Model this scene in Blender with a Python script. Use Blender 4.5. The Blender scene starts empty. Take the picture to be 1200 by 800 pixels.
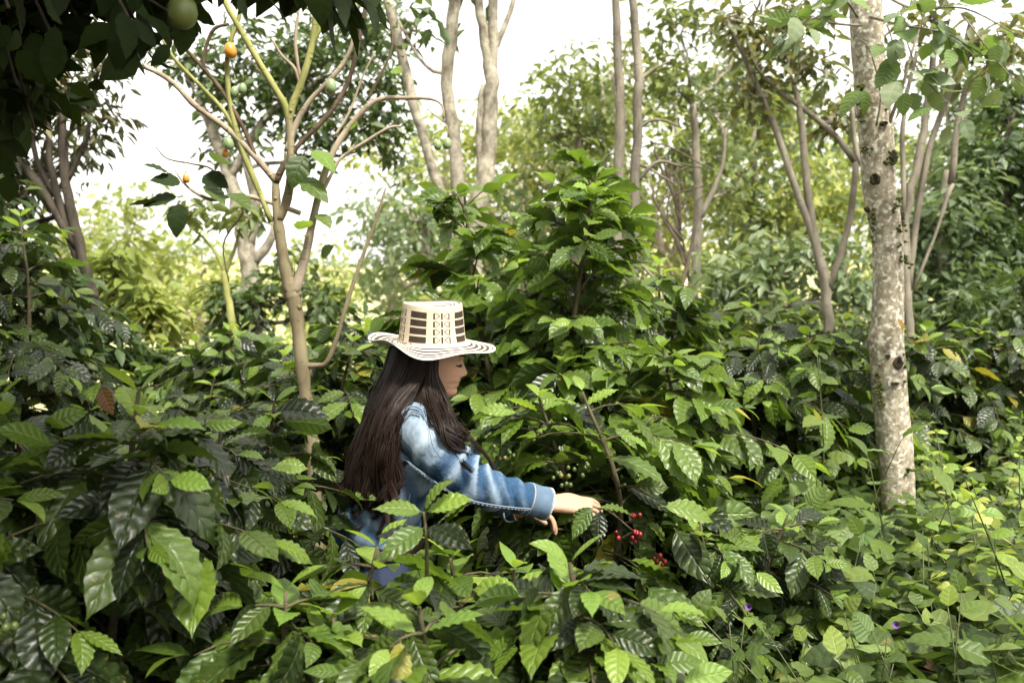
import bpy, math, random
import numpy as np
from mathutils import Vector, Matrix

# ------------------------------------------------------------------ camera, sky, sun, exposure
sc = bpy.context.scene
COL = sc.collection
R = math.radians
CAM = np.array([0.0, 0.0, 1.6]); FPX = 1167.0
PITCH = math.atan(70 / FPX)                      # the horizon lies at row 330 of 800
cam = bpy.data.cameras.new('camera'); cam_o = bpy.data.objects.new('camera', cam); COL.objects.link(cam_o)
cam.lens = 35; cam.sensor_width = 36; cam.clip_end = 3000; cam.clip_start = 0.05
cam_o.location = CAM; cam_o.rotation_euler = (R(90) - PITCH, 0, 0)
cam.dof.use_dof = True; cam.dof.focus_distance = 2.75; cam.dof.aperture_fstop = 4.0
sc.camera = cam_o

SUN_EL, SUN_AZ = R(58), R(150)                   # azimuth clockwise from +Y: high, behind the camera to the right
w = bpy.data.worlds.new('World'); sc.world = w; w.use_nodes = True
nt = w.node_tree; bg = nt.nodes['Background']
sky = nt.nodes.new('ShaderNodeTexSky'); sky.sky_type = 'NISHITA'; sky.sun_disc = False
sky.sun_elevation = SUN_EL; sky.sun_rotation = SUN_AZ; sky.dust_density = 4.0; sky.air_density = 1.0
hs = nt.nodes.new('ShaderNodeHueSaturation'); hs.inputs['Saturation'].default_value = 0.05
mxw = nt.nodes.new('ShaderNodeMix'); mxw.data_type = 'RGBA'; mxw.inputs[0].default_value = 0.6
mxw.inputs[7].default_value = (4.9, 4.74, 4.35, 1)          # an even layer of white cloud over the whole dome
nt.links.new(sky.outputs[0], hs.inputs['Color']); nt.links.new(hs.outputs[0], mxw.inputs[6]); nt.links.new(mxw.outputs[2], bg.inputs['Color'])
bg.inputs['Strength'].default_value = 0.15
sl = bpy.data.lights.new('sun', 'SUN'); sl.energy = 2.8; sl.angle = R(9); sl.color = (1.0, 0.95, 0.86)
so = bpy.data.objects.new('sun', sl); COL.objects.link(so)
sd = Vector((math.sin(SUN_AZ) * math.cos(SUN_EL), math.cos(SUN_AZ) * math.cos(SUN_EL), math.sin(SUN_EL)))
so.rotation_euler = sd.to_track_quat('Z', 'Y').to_euler(); so.location = (0, 0, 30)
sc.view_settings.view_transform = 'Standard'; sc.view_settings.look = 'None'
sc.view_settings.exposure = 1.58; sc.view_settings.gamma = 1.0
cy = sc.cycles
cy.max_bounces = 6; cy.diffuse_bounces = 2; cy.glossy_bounces = 2; cy.transmission_bounces = 3; cy.transparent_max_bounces = 4
cy.caustics_reflective = False; cy.caustics_refractive = False; cy.use_denoising = True
cy.sample_clamp_indirect = 6

# ------------------------------------------------------------------ helpers
_c, _s = math.cos(PITCH), math.sin(PITCH)
FWD = np.array([0, _c, -_s]); UP = np.array([0, _s, _c]); RIGHT = np.array([1.0, 0, 0])
def P(px, py, y):
    """pixel of the 1200x800 photograph -> point on the plane at distance y"""
    d = FWD * FPX + RIGHT * (px - 600) - UP * (py - 400)
    return CAM + d * (y / d[1])
def project(p):
    q = np.asarray(p) - CAM
    z = q @ FWD
    z = np.where(np.abs(z) < 1e-3, 1e-3, z)
    return 600 + FPX * (q @ RIGHT) / z, 400 - FPX * (q @ UP) / z, z
def smooth(a, b, x):
    t = np.clip((np.asarray(x, float) - a) / (b - a), 0, 1); return t * t * (3 - 2 * t)
def ground(x, y):
    x = np.asarray(x, float); y = np.asarray(y, float)
    h = 0.38 * smooth(0.35, 1.2, x) * (1 - smooth(5.5, 9, y))
    h = h - 0.07 * np.maximum(y - 9, 0) * (1 - smooth(60, 90, y)) - 4.6 * smooth(60, 90, y)
    h = h + smooth(120, 520, y) * (17 + 6 * np.sin(x * 0.011 + 1.0) + 5 * np.sin(x * 0.027)) * 1.0
    h = h + 0.02 * np.sin(x * 3.1 + y * 1.3) + 0.02 * np.sin(y * 2.7 - x)
    return h
def G(x, y): return np.array([x, y, float(ground(x, y))])

def nlink(nt, a, b): nt.links.new(a, b)
def mesh_np(name, V, F, mats, uv=None, attrs=None, colors=None, smooth_=True):
    """V (n,3), F list of arrays (k,3)/(k,4)"""
    if not isinstance(F, (list, tuple)): F = [F]
    elif len(F) and isinstance(F[0], (list, tuple)) and not isinstance(F[0][0], (list, tuple, np.ndarray)): F = [np.array(F)]
    me = bpy.data.meshes.new(name)
    F = [np.asarray(f, dtype=np.int32) for f in F if len(f)]
    loops = np.concatenate([f.ravel() for f in F])
    tot = np.concatenate([np.full(len(f), f.shape[1], dtype=np.int32) for f in F])
    start = np.concatenate([[0], np.cumsum(tot)[:-1]]).astype(np.int32)
    me.vertices.add(len(V)); me.vertices.foreach_set('co', np.asarray(V, dtype=np.float32).ravel())
    me.loops.add(len(loops)); me.loops.foreach_set('vertex_index', loops)
    me.polygons.add(len(tot)); me.polygons.foreach_set('loop_start', start); me.polygons.foreach_set('loop_total', tot)
    if smooth_: me.polygons.foreach_set('use_smooth', np.ones(len(tot), dtype=bool))
    if uv is not None:
        l = me.uv_layers.new(name='UVMap'); l.data.foreach_set('uv', np.asarray(uv, dtype=np.float32)[loops].ravel())
    for k, a in (attrs or {}).items():
        at = me.attributes.new(k, 'FLOAT', 'POINT'); at.data.foreach_set('value', np.asarray(a, dtype=np.float32))
    for k, a in (colors or {}).items():
        at = me.attributes.new(k, 'FLOAT_COLOR', 'POINT')
        at.data.foreach_set('color', np.concatenate([np.asarray(a, dtype=np.float32), np.ones((len(V), 1), np.float32)], 1).ravel())
    me.update(calc_edges=True); me.validate()
    for m in (mats if isinstance(mats, (list, tuple)) else [mats]): me.materials.append(m)
    return me
def link(name, me, parent=None, loc=None):
    o = bpy.data.objects.new(name, me); COL.objects.link(o)
    if parent is not None: o.parent = parent
    if loc is not None: o.location = loc
    return o
def tag(o, label=None, cat=None, group=None, kind=None):
    if label: o['label'] = label
    if cat: o['category'] = cat
    if group: o['group'] = group
    if kind: o['kind'] = kind
    return o
def thing(name, label, cat, loc, group=None):
    o = link(name, None, None, loc); o.empty_display_size = 0.1
    return tag(o, label, cat, group)

def catmull(pts, n):
    pts = np.asarray(pts, float)
    if len(pts) == 2:
        t = np.linspace(0, 1, n)[:, None]; return pts[0] * (1 - t) + pts[1] * t
    p = np.vstack([2 * pts[0] - pts[1], pts, 2 * pts[-1] - pts[-2]])
    u = np.linspace(0, len(pts) - 1 - 1e-6, n); i = u.astype(int); t = (u - i)[:, None]
    a, b, c, d = p[i], p[i + 1], p[i + 2], p[i + 3]
    return 0.5 * (2 * b + (c - a) * t + (2 * a - 5 * b + 4 * c - d) * t**2 + (3 * b - a - 3 * c + d) * t**3)
def tube(pts, rad, sides=8, cap=True, rough=0.0, rng=None):
    """a tapered tube along points; rad (n,) -> V, quads, tris"""
    pts = np.asarray(pts, float); n = len(pts); rad = np.broadcast_to(np.asarray(rad, float), (n,))
    T = np.gradient(pts, axis=0); T /= np.linalg.norm(T, axis=1)[:, None] + 1e-12
    nrm = np.zeros((n, 3)); a = np.array([0, 0, 1.0]) if abs(T[0][2]) < 0.9 else np.array([1.0, 0, 0])
    v = np.cross(T[0], a); v /= np.linalg.norm(v); nrm[0] = v
    for i in range(1, n):
        v = nrm[i - 1] - T[i] * (nrm[i - 1] @ T[i]); nrm[i] = v / (np.linalg.norm(v) + 1e-12)
    B = np.cross(T, nrm)
    th = np.linspace(0, 2 * math.pi, sides, endpoint=False)
    rr = np.repeat(rad[:, None], sides, 1)
    if rough and rng is not None: rr = rr * (1 + rough * (rng.random((n, sides)) - 0.5) * 2)
    V = pts[:, None, :] + rr[:, :, None] * (np.cos(th)[None, :, None] * nrm[:, None, :] + np.sin(th)[None, :, None] * B[:, None, :])
    V = V.reshape(-1, 3)
    i = np.arange(n - 1)[:, None] * sides; j = np.arange(sides)[None, :]; k = (j + 1) % sides
    Q = np.stack([i + j, i + k, i + sides + k, i + sides + j], -1).reshape(-1, 4)
    Tn = np.zeros((0, 3), int)
    if cap:
        V = np.vstack([V, pts[:1], pts[-1:]]); b = n * sides
        jj = np.arange(sides); kk = (jj + 1) % sides
        Tn = np.vstack([np.stack([np.full(sides, b), kk, jj], -1), np.stack([np.full(sides, b + 1), (n - 1) * sides + jj, (n - 1) * sides + kk], -1)])
    return V, Q, Tn
class Acc:
    """collects shapes into one mesh"""
    def __init__(s): s.V = []; s.Q = []; s.T = []; s.A = []; s.UV = []; s.n = 0
    def add(s, V, Q=None, T=None, a=0.0, uv=None):
        V = np.asarray(V); s.V.append(V)
        if Q is not None and len(Q): s.Q.append(np.asarray(Q) + s.n)
        if T is not None and len(T): s.T.append(np.asarray(T) + s.n)
        s.A.append(np.broadcast_to(a, (len(V),))); s.UV.append(np.zeros((len(V), 2)) if uv is None else uv); s.n += len(V)
    def tube(s, pts, rad, sides=8, **k):
        V, Q, T = tube(pts, rad, sides, **k); s.add(V, Q, T)
    def mesh(s, name, mat, smooth_=True):
        F = []
        if s.Q: F.append(np.vstack(s.Q))
        if s.T: F.append(np.vstack(s.T))
        return mesh_np(name, np.vstack(s.V), F, mat, uv=np.vstack(s.UV), attrs={'tint': np.concatenate(s.A)}, smooth_=smooth_)
    def build(s, name, mat, parent=None, loc=None, smooth_=True):
        if parent is not None and loc is None:      # world coordinates -> the thing's own
            top = parent
            while top.parent is not None: top = top.parent
            o = np.array(top.location); s.V = [v - o for v in s.V]
        return link(name, s.mesh(name, mat, smooth_), parent, loc)

# ------------------------------------------------------------------ materials
def new_mat(name):
    m = bpy.data.materials.new(name); m.use_nodes = True; nt = m.node_tree
    return m, nt, nt.nodes['Principled BSDF'], nt.nodes['Material Output']
def N(nt, t, **k):
    n = nt.nodes.new(t)
    for a, b in k.items(): setattr(n, a, b)
    return n
def mth(nt, op, a, b=None, c=None):
    n = N(nt, 'ShaderNodeMath', operation=op)
    for i, v in enumerate((a, b, c)):
        if v is None: continue
        if isinstance(v, (int, float)): n.inputs[i].default_value = v
        else: nt.links.new(v, n.inputs[i])
    return n.outputs[0]
def ramp(nt, fac, stops):
    r = N(nt, 'ShaderNodeValToRGB'); e = r.color_ramp.elements
    while len(e) < len(stops): e.new(0.5)
    for k, (p, c) in enumerate(stops): e[k].position = p; e[k].color = (*c, 1)
    nt.links.new(fac, r.inputs[0]); return r.outputs[0]
def mixc(nt, fac, a, b, mode='MIX'):
    n = N(nt, 'ShaderNodeMix', data_type='RGBA', blend_type=mode)
    for s, v in ((n.inputs[0], fac), (n.inputs[6], a), (n.inputs[7], b)):
        if isinstance(v, (int, float)): s.default_value = v
        elif isinstance(v, tuple): s.default_value = (*v, 1)
        else: nt.links.new(v, s)
    return n.outputs[2]
def leaf_mat(name, stops, rough=0.36, trans=0.28, tcol=(0.16, 0.26, 0.03), veins=7.0, vein_amt=0.22, bump=0.4, back=(0.10, 0.15, 0.06), spec=0.5, blotch=0.0):
    m, nt, bs, out = new_mat(name)
    oi = N(nt, 'ShaderNodeObjectInfo'); at = N(nt, 'ShaderNodeAttribute', attribute_name='tint')
    r = mth(nt, 'FRACT', mth(nt, 'ADD', oi.outputs['Random'], at.outputs['Fac']))
    col = ramp(nt, r, stops)
    if veins:
        uv = N(nt, 'ShaderNodeUVMap', uv_map='UVMap'); sx = N(nt, 'ShaderNodeSeparateXYZ'); nlink(nt, uv.outputs[0], sx.inputs[0])
        u = mth(nt, 'ABSOLUTE', sx.outputs[0]); v = sx.outputs[1]
        ph = mth(nt, 'MULTIPLY', mth(nt, 'SUBTRACT', v, mth(nt, 'MULTIPLY', mth(nt, 'POWER', u, 1.25), 0.16)), veins * 2 * math.pi)
        wv = mth(nt, 'ABSOLUTE', mth(nt, 'COSINE', mth(nt, 'MULTIPLY', ph, 0.5)))      # rises between the veins, sharp dips on them
        wv = mth(nt, 'POWER', wv, 0.8)
        mid = mth(nt, 'SMOOTH_MIN', mth(nt, 'MULTIPLY', u, 9.0), 1.0, 0.3)
        hgt = mth(nt, 'MULTIPLY', wv, mid)
        veinm = mth(nt, 'SUBTRACT', 1.0, hgt)
        col = mixc(nt, mth(nt, 'MULTIPLY', mth(nt, 'POWER', veinm, 2.2), vein_amt), col, mixc(nt, 1.0, col, (1.9, 1.75, 1.5), 'MULTIPLY'))
        bp = N(nt, 'ShaderNodeBump'); bp.inputs['Strength'].default_value = bump; bp.inputs['Distance'].default_value = 0.006
        nz = N(nt, 'ShaderNodeTexNoise'); nz.inputs['Scale'].default_value = 7; nz.inputs['Detail'].default_value = 4; tcc = N(nt, 'ShaderNodeTexCoord'); nlink(nt, tcc.outputs['Object'], nz.inputs['Vector'])
        nlink(nt, mth(nt, 'ADD', mth(nt, 'MULTIPLY', hgt, mth(nt, 'SUBTRACT', 1.15, mth(nt, 'MULTIPLY', u, 0.6))), mth(nt, 'MULTIPLY', nz.outputs[0], 0.5)), bp.inputs['Height']); nlink(nt, bp.outputs[0], bs.inputs['Normal'])
    tc = N(nt, 'ShaderNodeTexCoord'); ns = N(nt, 'ShaderNodeTexNoise'); ns.inputs['Scale'].default_value = 26; ns.inputs['Detail'].default_value = 3
    nlink(nt, tc.outputs['Object'], ns.inputs['Vector'])
    col = mixc(nt, 0.55, col, mixc(nt, ns.outputs[0], (0.55, 0.6, 0.5), (1.4, 1.35, 1.3)), 'MULTIPLY')
    if blotch:
        n2 = N(nt, 'ShaderNodeTexNoise'); n2.inputs['Scale'].default_value = 15; n2.inputs['Detail'].default_value = 4; nlink(nt, tc.outputs['Object'], n2.inputs['Vector'])
        spots = ramp(nt, n2.outputs[0], [(0.66, (0, 0, 0)), (0.69, (1, 1, 1))])
        col = mixc(nt, mth(nt, 'MULTIPLY', spots, blotch), col, (0.22, 0.16, 0.04))
    ge = N(nt, 'ShaderNodeNewGeometry')
    front = col; col = mixc(nt, mth(nt, 'MULTIPLY', ge.outputs['Backfacing'], 0.7), front, back)
    nlink(nt, col, bs.inputs['Base Color'])
    rg = mth(nt, 'ADD', mth(nt, 'MULTIPLY', ns.outputs[0], 0.22), rough - 0.11); nlink(nt, rg, bs.inputs['Roughness'])
    bs.inputs['Specular IOR Level'].default_value = spec
    tr = N(nt, 'ShaderNodeBsdfTranslucent'); nlink(nt, mixc(nt, 0.5, tcol, mixc(nt, 1.0, front, (2.6, 2.6, 1.6), 'MULTIPLY')), tr.inputs['Color'])
    mx = N(nt, 'ShaderNodeMixShader'); mx.inputs[0].default_value = trans
    nlink(nt, bs.outputs[0], mx.inputs[1]); nlink(nt, tr.outputs[0], mx.inputs[2]); nlink(nt, mx.outputs[0], out.inputs['Surface'])
    return m
def bark_mat(name, a, b, c=None, scale=14, bump=0.5, cov=0.5, rough=0.85, stretch=0.35):
    m, nt, bs, out = new_mat(name)
    tc = N(nt, 'ShaderNodeTexCoord'); mp = N(nt, 'ShaderNodeMapping'); mp.inputs['Scale'].default_value = (1, 1, stretch)
    nlink(nt, tc.outputs['Object'], mp.inputs['Vector'])
    n1 = N(nt, 'ShaderNodeTexNoise'); n1.inputs['Scale'].default_value = scale; n1.inputs['Detail'].default_value = 8; n1.inputs['Roughness'].default_value = 0.65
    nlink(nt, mp.outputs[0], n1.inputs['Vector'])
    col = ramp(nt, n1.outputs[0], [(0.36, a), (0.64, b)])
    n3 = N(nt, 'ShaderNodeTexNoise'); n3.inputs['Scale'].default_value = scale * 0.25; n3.inputs['Detail'].default_value = 3; nlink(nt, tc.outputs['Object'], n3.inputs['Vector'])
    col = mixc(nt, 0.8, col, mixc(nt, n3.outputs[0], (0.5, 0.5, 0.5), (1.45, 1.45, 1.4)), 'MULTIPLY')
    v1 = N(nt, 'ShaderNodeTexVoronoi'); v1.inputs['Scale'].default_value = scale * 2.2; mv = N(nt, 'ShaderNodeMapping'); mv.inputs['Scale'].default_value = (0.5, 0.5, 2.2); nlink(nt, tc.outputs['Object'], mv.inputs['Vector']); nlink(nt, mv.outputs[0], v1.inputs['Vector'])
    col = mixc(nt, ramp(nt, v1.outputs['Distance'], [(0.12, (0.75, 0.75, 0.75)), (0.22, (0, 0, 0))]), col, tuple(x * 0.45 for x in a))      # small dark scars
    if c:
        n2 = N(nt, 'ShaderNodeTexNoise'); n2.inputs['Scale'].default_value = scale * 1.3; n2.inputs['Detail'].default_value = 5
        nlink(nt, tc.outputs['Object'], n2.inputs['Vector'])
        col = mixc(nt, ramp(nt, n2.outputs[0], [(1 - cov - 0.04, (0, 0, 0)), (1 - cov + 0.04, (1, 1, 1))]), col, c)
    nlink(nt, col, bs.inputs['Base Color']); bs.inputs['Roughness'].default_value = rough
    bs.inputs['Specular IOR Level'].default_value = 0.25
    bp = N(nt, 'ShaderNodeBump'); bp.inputs['Strength'].default_value = bump; bp.inputs['Distance'].default_value = 0.01
    nlink(nt, n1.outputs[0], bp.inputs['Height']); nlink(nt, bp.outputs[0], bs.inputs['Normal'])
    return m
def plain_mat(name, col, rough=0.5, spec=0.5, noise=0.25, scale=40, bump=0.0, sss=0.0, coat=0.0):
    m, nt, bs, out = new_mat(name)
    tc = N(nt, 'ShaderNodeTexCoord'); n1 = N(nt, 'ShaderNodeTexNoise'); n1.inputs['Scale'].default_value = scale; n1.inputs['Detail'].default_value = 4
    nlink(nt, tc.outputs['Object'], n1.inputs['Vector'])
    c = mixc(nt, noise, col, mixc(nt, n1.outputs[0], tuple(x * 0.4 for x in col), tuple(min(1, x * 1.6) for x in col)))
    nlink(nt, c, bs.inputs['Base Color']); bs.inputs['Roughness'].default_value = rough; bs.inputs['Specular IOR Level'].default_value = spec
    if coat: bs.inputs['Coat Weight'].default_value = coat; bs.inputs['Coat Roughness'].default_value = 0.12
    if sss: bs.inputs['Subsurface Weight'].default_value = sss; bs.inputs['Subsurface Radius'].default_value = (0.01, 0.004, 0.002)
    if bump:
        bp = N(nt, 'ShaderNodeBump'); bp.inputs['Strength'].default_value = bump; bp.inputs['Distance'].default_value = 0.004
        nlink(nt, n1.outputs[0], bp.inputs['Height']); nlink(nt, bp.outputs[0], bs.inputs['Normal'])
    return m

M = {}
M['coffee'] = leaf_mat('coffee_leaf', [(0, (0.007, 0.013, 0.003)), (0.5, (0.020, 0.035, 0.006)), (1, (0.056, 0.088, 0.013))], rough=0.385, trans=0.13, back=(0.045, 0.07, 0.025), bump=0.5, spec=0.42, blotch=0.7)
M['coffee_mid'] = leaf_mat('coffee_leaf_fresh', [(0, (0.05, 0.092, 0.012)), (1, (0.11, 0.17, 0.02))], rough=0.41, trans=0.3, bump=0.45, tcol=(0.2, 0.32, 0.03), blotch=0.6)
M['coffee_young'] = leaf_mat('coffee_leaf_young', [(0, (0.12, 0.21, 0.03)), (1, (0.20, 0.29, 0.045))], rough=0.4, trans=0.38, bump=0.35, tcol=(0.3, 0.4, 0.04))
M['coffee_old'] = leaf_mat('coffee_leaf_yellowing', [(0, (0.16, 0.17, 0.02)), (1, (0.28, 0.24, 0.03))], rough=0.45, trans=0.3, bump=0.4, tcol=(0.35, 0.3, 0.03), blotch=0.9)
M['coffee_brown'] = leaf_mat('coffee_leaf_bronze', [(0, (0.10, 0.045, 0.025)), (1, (0.16, 0.09, 0.03))], rough=0.4, trans=0.25, bump=0.5, tcol=(0.2, 0.12, 0.03))
M['canopy'] = leaf_mat('canopy_leaf', [(0, (0.012, 0.022, 0.006)), (1, (0.028, 0.046, 0.011))], rough=0.7, trans=0.08, veins=6, bump=0.1, vein_amt=0.1, back=(0.022, 0.032, 0.011), spec=0.12)
M['weed'] = leaf_mat('weed_leaf', [(0, (0.026, 0.05, 0.009)), (0.6, (0.078, 0.122, 0.02)), (1, (0.15, 0.20, 0.034))], rough=0.44, trans=0.28, veins=5, bump=0.3, vein_amt=0.3, blotch=0.5, spec=0.3)
M['vine'] = leaf_mat('vine_leaf', [(0, (0.02, 0.038, 0.009)), (0.6, (0.06, 0.094, 0.02)), (1, (0.125, 0.165, 0.04))], rough=0.46, trans=0.28, veins=4, bump=0.25, vein_amt=0.25, blotch=0.6, spec=0.34)
M['broad'] = leaf_mat('broad_leaf', [(0, (0.09, 0.15, 0.045)), (1, (0.17, 0.24, 0.075))], rough=0.6, trans=0.3, veins=7, bump=0.4, spec=0.3)
M['yellowgreen'] = leaf_mat('yellow_green_leaf', [(0, (0.12, 0.20, 0.03)), (0.7, (0.22, 0.29, 0.05)), (1, (0.36, 0.36, 0.09))], rough=0.5, trans=0.35, veins=5, bump=0.2)
def far_leaf(name, stops, **k): return leaf_mat(name, stops, veins=0, rough=k.pop('rough', 0.5), trans=k.pop('trans', 0.35), **k)
M['f_green'] = far_leaf('tree_leaf_green', [(0, (0.05, 0.075, 0.018)), (0.6, (0.11, 0.145, 0.035)), (1, (0.21, 0.225, 0.06))], tcol=(0.25, 0.28, 0.05))
M['f_dark'] = far_leaf('tree_leaf_dark', [(0, (0.022, 0.042, 0.012)), (0.7, (0.045, 0.075, 0.02)), (1, (0.09, 0.12, 0.03))], trans=0.22)
M['f_olive'] = far_leaf('tree_leaf_olive', [(0, (0.06, 0.075, 0.025)), (0.6, (0.12, 0.125, 0.04)), (1, (0.20, 0.17, 0.05))], tcol=(0.22, 0.2, 0.05))
M['f_grey'] = far_leaf('tree_leaf_grey_green', [(0, (0.06, 0.095, 0.045)), (0.6, (0.12, 0.165, 0.08)), (1, (0.20, 0.24, 0.12))], tcol=(0.18, 0.24, 0.08))
M['f_yellow'] = far_leaf('tree_leaf_yellow_green', [(0, (0.12, 0.15, 0.03)), (0.6, (0.22, 0.25, 0.06)), (1, (0.34, 0.34, 0.10))], tcol=(0.32, 0.35, 0.07))
M['f_bright'] = far_leaf('tree_leaf_bright', [(0, (0.11, 0.155, 0.03)), (0.6, (0.20, 0.25, 0.055)), (1, (0.32, 0.33, 0.10))], tcol=(0.36, 0.38, 0.08))
M['gum'] = leaf_mat('grey_twig_leaf', [(0, (0.09, 0.13, 0.06)), (0.6, (0.14, 0.19, 0.095)), (1, (0.22, 0.24, 0.15))], rough=0.5, trans=0.25, veins=4, bump=0.15, vein_amt=0.2)
M['stem'] = bark_mat('green_brown_stem', (0.035, 0.028, 0.015), (0.10, 0.09, 0.045), scale=30)
M['twig'] = bark_mat('twig_bark', (0.13, 0.10, 0.07), (0.27, 0.22, 0.16), scale=30)
M['weed_stem'] = plain_mat('weed_stem', (0.07, 0.085, 0.03), 0.6, 0.3)
M['bark_pale'] = bark_mat('pale_bark', (0.13, 0.112, 0.08), (0.40, 0.36, 0.275), scale=15, bump=0.6, stretch=0.7)
M['bark_brown'] = bark_mat('brown_bark', (0.11, 0.095, 0.07), (0.25, 0.222, 0.168), scale=12)
M['bark_dark'] = bark_mat('dark_bark', (0.025, 0.02, 0.014), (0.08, 0.064, 0.047), scale=12)
M['bark_tam'] = bark_mat('tan_smooth_bark', (0.15, 0.12, 0.068), (0.27, 0.225, 0.135), scale=16, bump=0.25)
M['bark_tam_green'] = bark_mat('green_smooth_bark', (0.20, 0.21, 0.06), (0.34, 0.33, 0.12), scale=16, bump=0.2)
M['bark_tam_dark'] = bark_mat('dark_brown_smooth_bark', (0.06, 0.04, 0.025), (0.14, 0.10, 0.065), scale=16, bump=0.2)
M['bark_tam_grey'] = bark_mat('grey_tan_smooth_bark', (0.24, 0.19, 0.13), (0.42, 0.35, 0.26), scale=16, bump=0.2)
M['lichen'] = bark_mat('lichen_bark', (0.17, 0.14, 0.095), (0.38, 0.335, 0.25), (0.55, 0.525, 0.425), scale=36, bump=0.8, cov=0.44, stretch=0.8)
M['knot'] = bark_mat('dark_knot', (0.012, 0.009, 0.006), (0.07, 0.05, 0.03), (0.07, 0.085, 0.02), scale=60, bump=0.8, cov=0.4)
M['moss'] = plain_mat('moss', (0.06, 0.075, 0.018), 0.95, 0.1, 0.6, 120, 0.8)

# ------------------------------------------------------------------ leaf templates: origin at the petiole base, +Y along, +Z up
def leaf_template(L, W, nv, nu, shape='coffee', droop=0.25, fold=0.15, wave=0.05, nw=8, petiole=0.08, twist=0.0, seed=0):
    rng = np.random.default_rng(seed)
    v = np.linspace(0, 1, nv + 1)
    if shape == 'coffee':
        wp = np.sin(np.pi * np.clip(v, 0, 1) ** 0.88) ** 0.85 * (1 - 0.42 * v**5); wp = wp * (1 - 0.55 * smooth(0.78, 1.0, v))
    elif shape == 'heart':
        wp = np.sin(np.pi * (0.13 + 0.87 * v) ** 0.62) ** 0.9; wp = np.maximum(wp, 0); wp[0] = 0.5
    elif shape == 'ovate':
        wp = np.sin(np.pi * v ** 0.7) ** 0.9
    elif shape == 'lance':
        wp = np.sin(np.pi * v ** 0.85) ** 1.15
    wp[-1] = 0.0
    if shape != 'heart': wp[0] = 0.03
    u = np.linspace(-1, 1, nu + 1)
    ang = droop * v ** 1.2 * 1.6
    dy = np.cos(ang); dz = -np.sin(ang)
    cy_ = np.concatenate([[0], np.cumsum((dy[1:] + dy[:-1]) / 2)]) / nv * L; cz = np.concatenate([[0], np.cumsum((dz[1:] + dz[:-1]) / 2)]) / nv * L
    ph = rng.random(2) * 6.28
    V = np.zeros((nv + 1, nu + 1, 3)); UV = np.zeros((nv + 1, nu + 1, 2))
    for j, uu in enumerate(u):
        x = uu * wp * W / 2
        edge = abs(uu) ** 2
        s = ph[0] if uu < 0 else ph[1]
        wv_ = wave * W * edge * np.sin(v * nw * 2 * np.pi + s) * wp
        z = fold * abs(uu) * wp * W / 2 * (1 - 0.35 * abs(uu)) + wv_
        xx = x * (1 + 0.05 * edge * np.sin(v * nw * 2 * np.pi + s + 1.2) * (wave > 0.01))
        tw = twist * v
        lx = xx * np.cos(tw) - z * np.sin(tw); lz = xx * np.sin(tw) + z * np.cos(tw)
        back = -0.16 * L * abs(uu) ** 1.5 * (1 - v) ** 4 if shape == 'heart' else 0
        V[:, j, 0] = lx + rng.normal(0, 0.0001); V[:, j, 1] = cy_ + petiole * L + lz * np.sin(ang) + back; V[:, j, 2] = cz + lz * np.cos(ang)
        UV[:, j, 0] = uu; UV[:, j, 1] = v
    V[:, :, 0] += 0.03 * L * np.sin(v * 3 + ph[0])[:, None] * v[:, None]
    i = np.arange(nv)[:, None] * (nu + 1); jj = np.arange(nu)[None, :]
    Q = np.stack([i + jj, i + jj + 1, i + nu + 2 + jj, i + nu + 1 + jj], -1).reshape(-1, 4)
    V = V.reshape(-1, 3); UV = UV.reshape(-1, 2)
    if petiole > 0 and nv > 6:                         # a thin stalk
        n0 = len(V); r = 0.010 * L + 0.0006
        st = np.array([[-r, 0, 0], [r, 0, 0], [r * .8, petiole * L * 1.15, 0.001], [-r * .8, petiole * L * 1.15, 0.001], [0, 0, -r * 1.5], [0, petiole * L * 1.15, -r * 1.2]])
        V = np.vstack([V, st]); UV = np.vstack([UV, np.zeros((6, 2))])
        Q = np.vstack([Q, np.array([[0, 1, 2, 3], [0, 3, 5, 4], [1, 4, 5, 2]]) + n0])
    return V, Q, UV
def templates(kind, n, L, W, nv, nu, lo=(4, 2), **k):
    hi, low = [], []
    rng = np.random.default_rng(abs(hash(kind)) % 1000 if False else sum(map(ord, kind)))
    for i in range(n):
        kk = dict(k); kk['droop'] = k.get('droop', 0.25) * rng.uniform(0.4, 1.7); kk['fold'] = k.get('fold', 0.15) * rng.uniform(0.3, 1.6)
        kk['twist'] = rng.normal(0, 0.18); kk['wave'] = k.get('wave', 0.05) * rng.uniform(0.6, 1.5)
        Wi = W * rng.uniform(0.88, 1.12)
        hi.append(leaf_template(L, Wi, nv, nu, seed=i, **kk))
        kk['wave'] = 0.0; kk['nw'] = 2
        low.append(leaf_template(L, Wi, lo[0], lo[1], seed=i, **kk))
    return hi, low
TPL = {
    'coffee': templates('coffee', 8, 1.0, 0.49, 26, 6, shape='coffee', droop=0.36, fold=0.20, wave=0.055, nw=7, lo=(5, 2)),
    'broad': templates('broad', 5, 1.0, 0.62, 14, 6, shape='ovate', droop=0.4, fold=0.15, wave=0.03, nw=4, lo=(5, 2)),
    'heart': templates('heart', 5, 1.0, 0.92, 12, 6, shape='heart', droop=0.28, fold=0.22, wave=0.02, nw=3, petiole=0.35, lo=(5, 2)),
    'lance': templates('lance', 5, 1.0, 0.34, 10, 4, shape='lance', droop=0.4, fold=0.3, wave=0.0, nw=3, lo=(4, 2)),
}
MESH = {}
def leaf_mesh(tpl, i, mat):
    k = (tpl, i, mat)
    if k not in MESH:
        V, Q, UV = TPL[tpl][0][i]; MESH[k] = mesh_np('leaf', V, Q, M[mat], uv=UV, attrs={'tint': np.zeros(len(V))})
    return MESH[k]
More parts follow.
